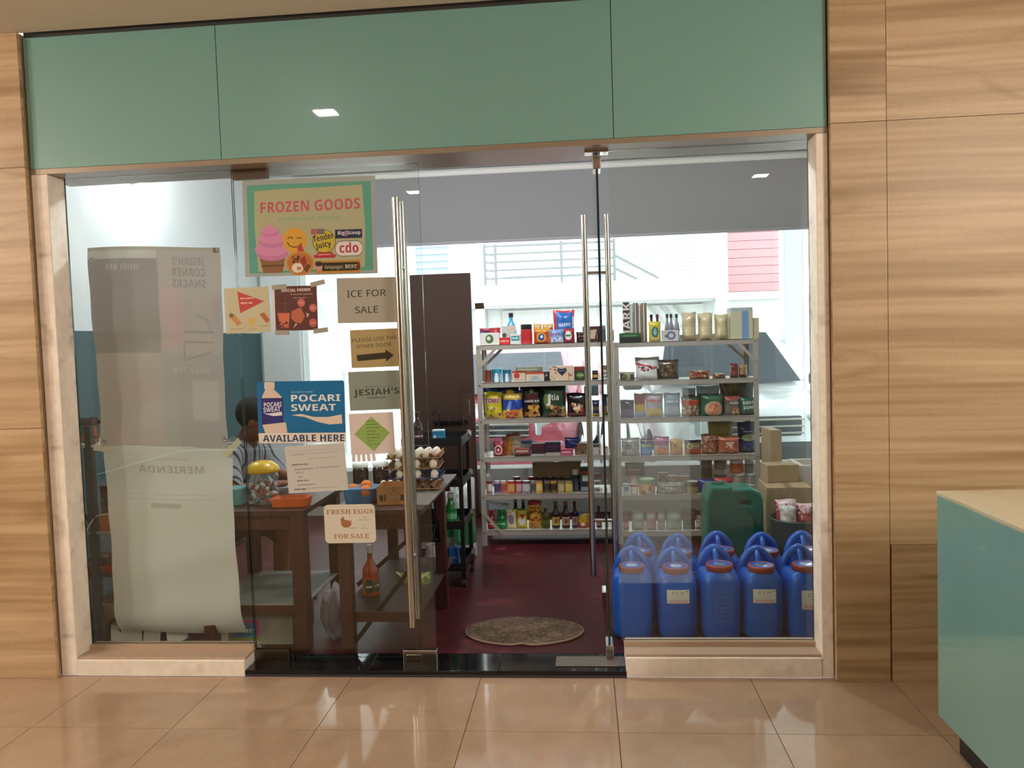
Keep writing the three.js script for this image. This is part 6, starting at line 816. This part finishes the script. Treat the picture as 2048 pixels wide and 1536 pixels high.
shelfGoods([
  ['bag', -2.72, 1.0605, -0.5, 0.1, 0.13, 0.05, 'snack_packet', 'green and brown snack packet high on the black rack', 'packet', '#3c6a2c', [['r', 0, 0, 1, 0.3, '#3a1c18'], ['r', 0, 0.65, 1, 0.35, '#a8642c']], {}],
  ['bag', -2.66, 1.0605, -0.42, 0.07, 0.09, 0.04, 'snack_packet', 'rust and white snack packet in front of the green one', 'packet', '#a4552c', [['n', 0, 0.3, 1, 0.7, 14, 0.1, '#e4dcd0', '#6a2c1c', '#8a8c94']], {}],
  ['bag', -2.6, 1.0605, -0.5, 0.06, 0.1, 0.04, 'snack_packet', 'tan snack packet by the tarpaulin edge', 'packet', '#9c7a4c', [['r', 0.1, 0.2, 0.8, 0.4, '#4c2c1c']], {}],
  ['box', -2.69, 0.6105, -0.42, 0.11, 0.045, 0.09, 'small_device', 'pale green plastic box with a white cable on the black rack', 'box', '#b8bfa4', [['q', 0.3, 0.6, 0.4, '#6a6c5c', 0.15]], {}],
  ['box', -2.575, 0.6105, -0.42, 0.075, 0.085, 0.1, 'small_box', 'orange box beside the pale green one on the rack', 'box', '#b4541c', [['r', 0, 0, 1, 0.1, '#8c3c14']], {}],
  ['bag', -2.62, 0.6105, -0.56, 0.2, 0.2, 0.12, 'dark_bag', 'crumpled dark brown plastic bag on the rack', 'bag', '#2c201a', [['n', 0, 0, 1, 1, 20, 0.08, '#4a3a2e', '#1a120e', '#8a8680']], {}],
  ['bag', -2.62, 0.4255, -0.42, 0.07, 0.06, 0.04, 'snack_packet', 'charcoal packet standing in the red tray', 'packet', '#34363a', [['r', 0.2, 0.1, 0.6, 0.2, '#b08a70']], {}],
  ['bag', -2.57, 0.4255, -0.44, 0.06, 0.075, 0.03, 'snack_packet', 'orange packet standing in the red tray', 'packet', '#b8641c', [['r', 0.1, 0.4, 0.8, 0.3, '#d89a4c']], {}],
  ['box', -2.53, 0.2, -0.5, 0.05, 0.07, 0.05, 'small_box', 'yellow-green box low on the black rack', 'box', '#a8a83c', [['r', 0.2, 0.2, 0.2, 0.6, '#7c7c24']], {}],
]);
solo('plastic_tray', 'bright red shallow plastic tray on the black rack', 'tray', superLoft([[0, 0.085, 0.06], [0.003, 0.088, 0.063], [0.042, 0.1, 0.075], [0.042, 0.096, 0.071], [0.008, 0.085, 0.06]], 5), std('#b4101c', 0.4), [-2.64, 0.3855, -0.44]);
solo('small_box', 'black base box under the yellow-green box on the rack', 'box', B(0.08, 0.108, 0.08, 0.004), blackPlastic, [-2.53, 0.1445, -0.5]);
solo('lemon', 'yellow fruit on the black rack beside the dark bag', 'fruit', new THREE.SphereGeometry(0.026, 16, 12).scale(1.2, 1, 1), std('#b8a81c', 0.5), [-2.545, 0.7225, -0.42]);
solo('power_cable', 'white cable trailing from the pale green box', 'cable', tube([[-2.56, 0.7, -0.365], [-2.62, 0.69, -0.36], [-2.66, 0.64, -0.35], [-2.69, 0.58, -0.35], [-2.68, 0.52, -0.35]], 0.004, 24, 6), plast('#d8d4c8'));
solo('cooking_pot', 'whitish round pot on the floor behind the left curb', 'pot', lathe([[0, 0], [0.1, 0], [0.12, 0.02], [0.13, 0.12], [0.135, 0.13], [0.125, 0.13], [0.115, 0.02], [0, 0.012]], 28), plast('#b8ab98', 0.5), [-2.56, 0.1, -0.49]);
solo('extension_cable', 'tangle of black cable by the left curb', 'cable', tube([[-2.64, 0.2, -0.34], [-2.62, 0.13, -0.33], [-2.65, 0.05, -0.32], [-2.58, 0.12, -0.32], [-2.53, 0.16, -0.32], [-2.5, 0.09, -0.32], [-2.56, 0.06, -0.33], [-2.63, 0.04, -0.31]], 0.007, 48, 6), rubber);
for (const [x, z, w, h, r, l] of [[-2.47, -0.32, 0.16, 0.1, 0.05, 'white folded carton piece by the left curb'], [-2.33, -0.31, 0.09, 0.075, -0.1, 'small white card leaning beside the folded carton'], [-2.2, -0.32, 0.1, 0.09, 0.3, 'torn white paper scrap under the tarpaulin'], [-1.98, -0.31, 0.12, 0.1, -0.2, 'crumpled white tissue under the tarpaulin edge']]) solo('paper_scrap', l, 'paper', (() => { const g = B(w, h, 0.012, 0.002), p = g.attributes.position; for (let i = 0; i < p.count; i++) p.setY(i, p.getY(i) * (1 + 0.35 * Math.sin(p.getX(i) * 40 + r * 9))); g.computeVertexNormals(); return g; })(), std('#dcd8d0', 0.9), [x, 0.03 + h * 0.62, z], [-0.15, r, r * 0.5]);
// ------------------------------------------------------------------ shopkeeper seated behind the candy table
function sdfMesh(f, c, half, res) {
  const mc = new MarchingCubes(res, new THREE.MeshBasicMaterial(), false, false, 160000); mc.isolation = 0;
  const s = mc.size, hs = s / 2;
  for (let k = 0; k < s; k++) for (let j = 0; j < s; j++) for (let i = 0; i < s; i++) mc.field[i + j * s + k * s * s] = -f(c[0] + ((i - hs) / hs) * half, c[1] + ((j - hs) / hs) * half, c[2] + ((k - hs) / hs) * half);
  mc.update();
  const n = mc.count, P = mc.positionArray.slice(0, n * 3), N = mc.normalArray.slice(0, n * 3);
  for (let i = 0; i < n; i++) for (let a = 0; a < 3; a++) P[i * 3 + a] = c[a] + P[i * 3 + a] * half;
  const g = new THREE.BufferGeometry(); g.setAttribute('position', new THREE.BufferAttribute(P, 3)); g.setAttribute('normal', new THREE.BufferAttribute(N, 3)); g.setAttribute('uv', new THREE.BufferAttribute(new Float32Array(n * 2), 2)); g.computeVertexNormals(); return g;
}
const smin = (a, b, k) => { const h = Math.max(k - Math.abs(a - b), 0) / k; return Math.min(a, b) - h * h * k * 0.25; };
const cap = (x, y, z, a, b, r1, r2) => { const dx = b[0] - a[0], dy = b[1] - a[1], dz = b[2] - a[2], t = Math.max(0, Math.min(1, ((x - a[0]) * dx + (y - a[1]) * dy + (z - a[2]) * dz) / (dx * dx + dy * dy + dz * dz))); return Math.hypot(x - a[0] - dx * t, y - a[1] - dy * t, z - a[2] - dz * t) - (r1 + (r2 - r1) * t); };
const J = { hip: [-2.27, 0.53, -1.0], chest: [-2.14, 0.83, -0.95], neck: [-2.06, 0.97, -0.93], head: [-1.985, 1.12, -0.91], shN: [-2.09, 0.93, -0.76], shF: [-2.06, 0.93, -1.12], elN: [-1.99, 0.76, -0.62], elF: [-1.93, 0.76, -1.14], haN: [-1.83, 0.775, -0.72], haF: [-1.8, 0.775, -0.98], kneeN: [-1.84, 0.53, -0.9], kneeF: [-1.84, 0.53, -1.08], ankN: [-1.88, 0.1, -0.92], ankF: [-1.9, 0.1, -1.1], hipN: [-2.24, 0.53, -0.9], hipF: [-2.24, 0.53, -1.1] };
const HD = (() => { const m = new THREE.Matrix4().makeRotationFromEuler(new THREE.Euler(0, 0.35, -0.5, 'YZX')); return m.clone().invert().multiply(new THREE.Matrix4().makeTranslation(-J.head[0], -J.head[1], -J.head[2])); })();
const hv = new THREE.Vector3();                                             // head space: +x forward (face), +y up
const headSdf = (x, y, z) => {
  hv.set(x, y, z).applyMatrix4(HD); const { x: a, y: b, z: c } = hv, ell = (ox, oy, oz, rx, ry, rz) => { const q = Math.hypot((a - ox) / rx, (b - oy) / ry, (c - oz) / rz); return (q - 1) * Math.min(rx, ry, rz); };
  let d = smin(ell(-0.005, 0.03, 0, 0.095, 0.088, 0.076), ell(0.03, -0.045, 0, 0.06, 0.075, 0.058), 0.05);
  d = smin(d, cap(a, b, c, [0.088, 0.005, 0], [0.106, -0.035, 0], 0.008, 0.014), 0.014);                          // nose
  d = smin(d, ell(0.075, -0.075, 0, 0.014, 0.012, 0.024), 0.012);                                                // lips
  for (const s of [-1, 1]) { d = smin(d, ell(-0.005, -0.012, s * 0.078, 0.018, 0.032, 0.01), 0.008); d = Math.max(d, -ell(0.096, 0.012, s * 0.032, 0.02, 0.012, 0.018)); d = Math.min(d, ell(0.078, 0.01, s * 0.031, 0.012, 0.012, 0.013)); }
  return d;
};
const handSdf = (x, y, z, w, dir) => {                                      // palm, four curled fingers and a thumb lying on the table
  const X = (u, v, q) => [w[0] + dir[0] * u - dir[1] * q, w[1] + v, w[2] + dir[1] * u + dir[0] * q];
  let d = smin(cap(x, y, z, X(0, 0, -0.018), X(0.07, 0.002, -0.02), 0.017, 0.016), cap(x, y, z, X(0, 0, 0.018), X(0.07, 0.002, 0.02), 0.017, 0.015), 0.03);
  [[-0.03, 0.07], [-0.01, 0.08], [0.011, 0.075], [0.03, 0.06]].forEach(([q, l]) => { d = smin(d, cap(x, y, z, X(0.07, 0.002, q), X(0.07 + l * 0.55, 0.008, q), 0.009, 0.0085), 0.008); d = smin(d, cap(x, y, z, X(0.07 + l * 0.55, 0.008, q), X(0.07 + l, -0.008, q), 0.0085, 0.0075), 0.006); });
  return smin(smin(d, cap(x, y, z, X(0.02, 0, -0.03), X(0.055, -0.002, -0.055), 0.011, 0.01), 0.012), cap(x, y, z, X(0.055, -0.002, -0.055), X(0.085, -0.006, -0.058), 0.01, 0.008), 0.006);
};
const bodySdf = (x, y, z, o = 0) => {
  let d = cap(x, y, z, J.hip, J.chest, 0.125, 0.13); d = smin(d, cap(x, y, z, J.shN, J.shF, 0.07, 0.07), 0.09); d = smin(d, cap(x, y, z, J.chest, J.neck, 0.11, 0.055), 0.08);
  d = smin(d, cap(x, y, z, J.shN, J.elN, 0.055, 0.042), 0.05); d = smin(d, cap(x, y, z, J.shF, J.elF, 0.055, 0.042), 0.05);
  return d - o;
};
const legSdf = (x, y, z) => { let d = 9; for (const s of ['N', 'F']) { d = Math.min(d, smin(cap(x, y, z, J['hip' + s], J['knee' + s], 0.085, 0.062), cap(x, y, z, J['knee' + s], J['ank' + s], 0.058, 0.038), 0.04)); d = smin(d, cap(x, y, z, [J['ank' + s][0] - 0.03, 0.06, J['ank' + s][2]], [J['ank' + s][0] + 0.16, 0.052, J['ank' + s][2]], 0.03, 0.022), 0.03); } return d; };
const fullSdf = (x, y, z) => { let d = smin(bodySdf(x, y, z, -0.006), legSdf(x, y, z), 0.05); d = smin(d, cap(x, y, z, J.neck, J.head, 0.052, 0.05), 0.03); for (const s of ['N', 'F']) d = smin(d, cap(x, y, z, J['el' + s], J['ha' + s], 0.04, 0.025), 0.02); return d; };
{
  const t = thing('person', 'dark-haired person in a grey striped shirt seated and bent over the table', 'person', [0, 0, 0]);
  const skin = std('#7c4a34', 0.55), hair = std([0.006, 0.006, 0.007], 0.85);
  const dirN = [0.86, -0.5], dirF = [0.92, 0.38];
  part('body', merge([sdfMesh(fullSdf, [-2.03, 0.6, -0.95], 0.66, 84), sdfMesh(headSdf, J.head, 0.15, 72), sdfMesh((x, y, z) => handSdf(x, y, z, J.haN, dirN), [J.haN[0] + 0.06, J.haN[1], J.haN[2] - 0.04], 0.12, 60), sdfMesh((x, y, z) => handSdf(x, y, z, J.haF, dirF), [J.haF[0] + 0.06, J.haF[1], J.haF[2] + 0.03], 0.12, 60)]), skin, t);
  part('hair', sdfMesh((x, y, z) => { const d = headSdf(x, y, z); const { x: a, y: b, z: c } = hv; return Math.max((Math.hypot((a + 0.014) / 0.108, (b - 0.036) / 0.102, c / 0.09) - 1) * 0.09, -(b + 0.06 - 1.5 * Math.max(0, a + 0.03)) * 0.5 + 0.006 * Math.sin(c * 160)); }, J.head, 0.15, 64), hair, t);
  const shirtTex = tex(128, 128, (u, v) => { const s = Math.abs(((u * 12) % 1) - 0.5) > 0.36, k = (n2(u * 90, v * 90, 90, 90) - 0.5) * 10; return s ? [52 + k, 54 + k, 58 + k] : [142 + k, 144 + k, 150 + k]; });
  const sg = sdfMesh((x, y, z) => Math.max(bodySdf(x, y, z, 0.008), 0.5 - y, -cap(x, y, z, [-2.05, 0.99, -0.93], J.head, 0.066, 0.066), 0.79 - y + (Math.abs(z + 0.965) < 0.2 ? -1 : 0)), [-2.1, 0.75, -0.95], 0.36, 72), sp = sg.attributes.position; for (let i = 0; i < sp.count; i++) sg.attributes.uv.setXY(i, (sp.getZ(i) + sp.getX(i) * 0.6) * 1.6, sp.getY(i) * 1.6);
  part('shirt', sg, new THREE.MeshPhysicalMaterial({ map: shirtTex, roughness: 0.9 }), t);
  part('shorts', sdfMesh((x, y, z) => Math.max(smin(legSdf(x, y, z), bodySdf(x, y, z), 0.05) - 0.012, x + 1.86, y - 0.66, 0.43 - y), [-2.1, 0.55, -1.0], 0.34, 56), std('#1c2426', 0.9), t);
}
{
  const t = thing('wooden_stool', 'low wooden stool under the seated person', 'stool', [-2.28, 0.03, -1.0]);
  part('seat', B(0.32, 0.03, 0.34, 0.006).translate(0, 0.37, 0), brownWood, t); for (const x of [-0.13, 0.13]) for (const z of [-0.14, 0.14]) part('leg', B(0.03, 0.356, 0.03).translate(x, 0.178, z), brownWood, t);
}
for (const t of atlasTex) t.needsUpdate = true;

// ------------------------------------------------------------------ shadows and render
scene.traverse((o) => { if (o.isMesh) { o.castShadow = true; o.receiveShadow = true; } if (o.isLight && o.shadow && !o.isRectAreaLight) o.castShadow = true; });
renderer.render(scene, camera);
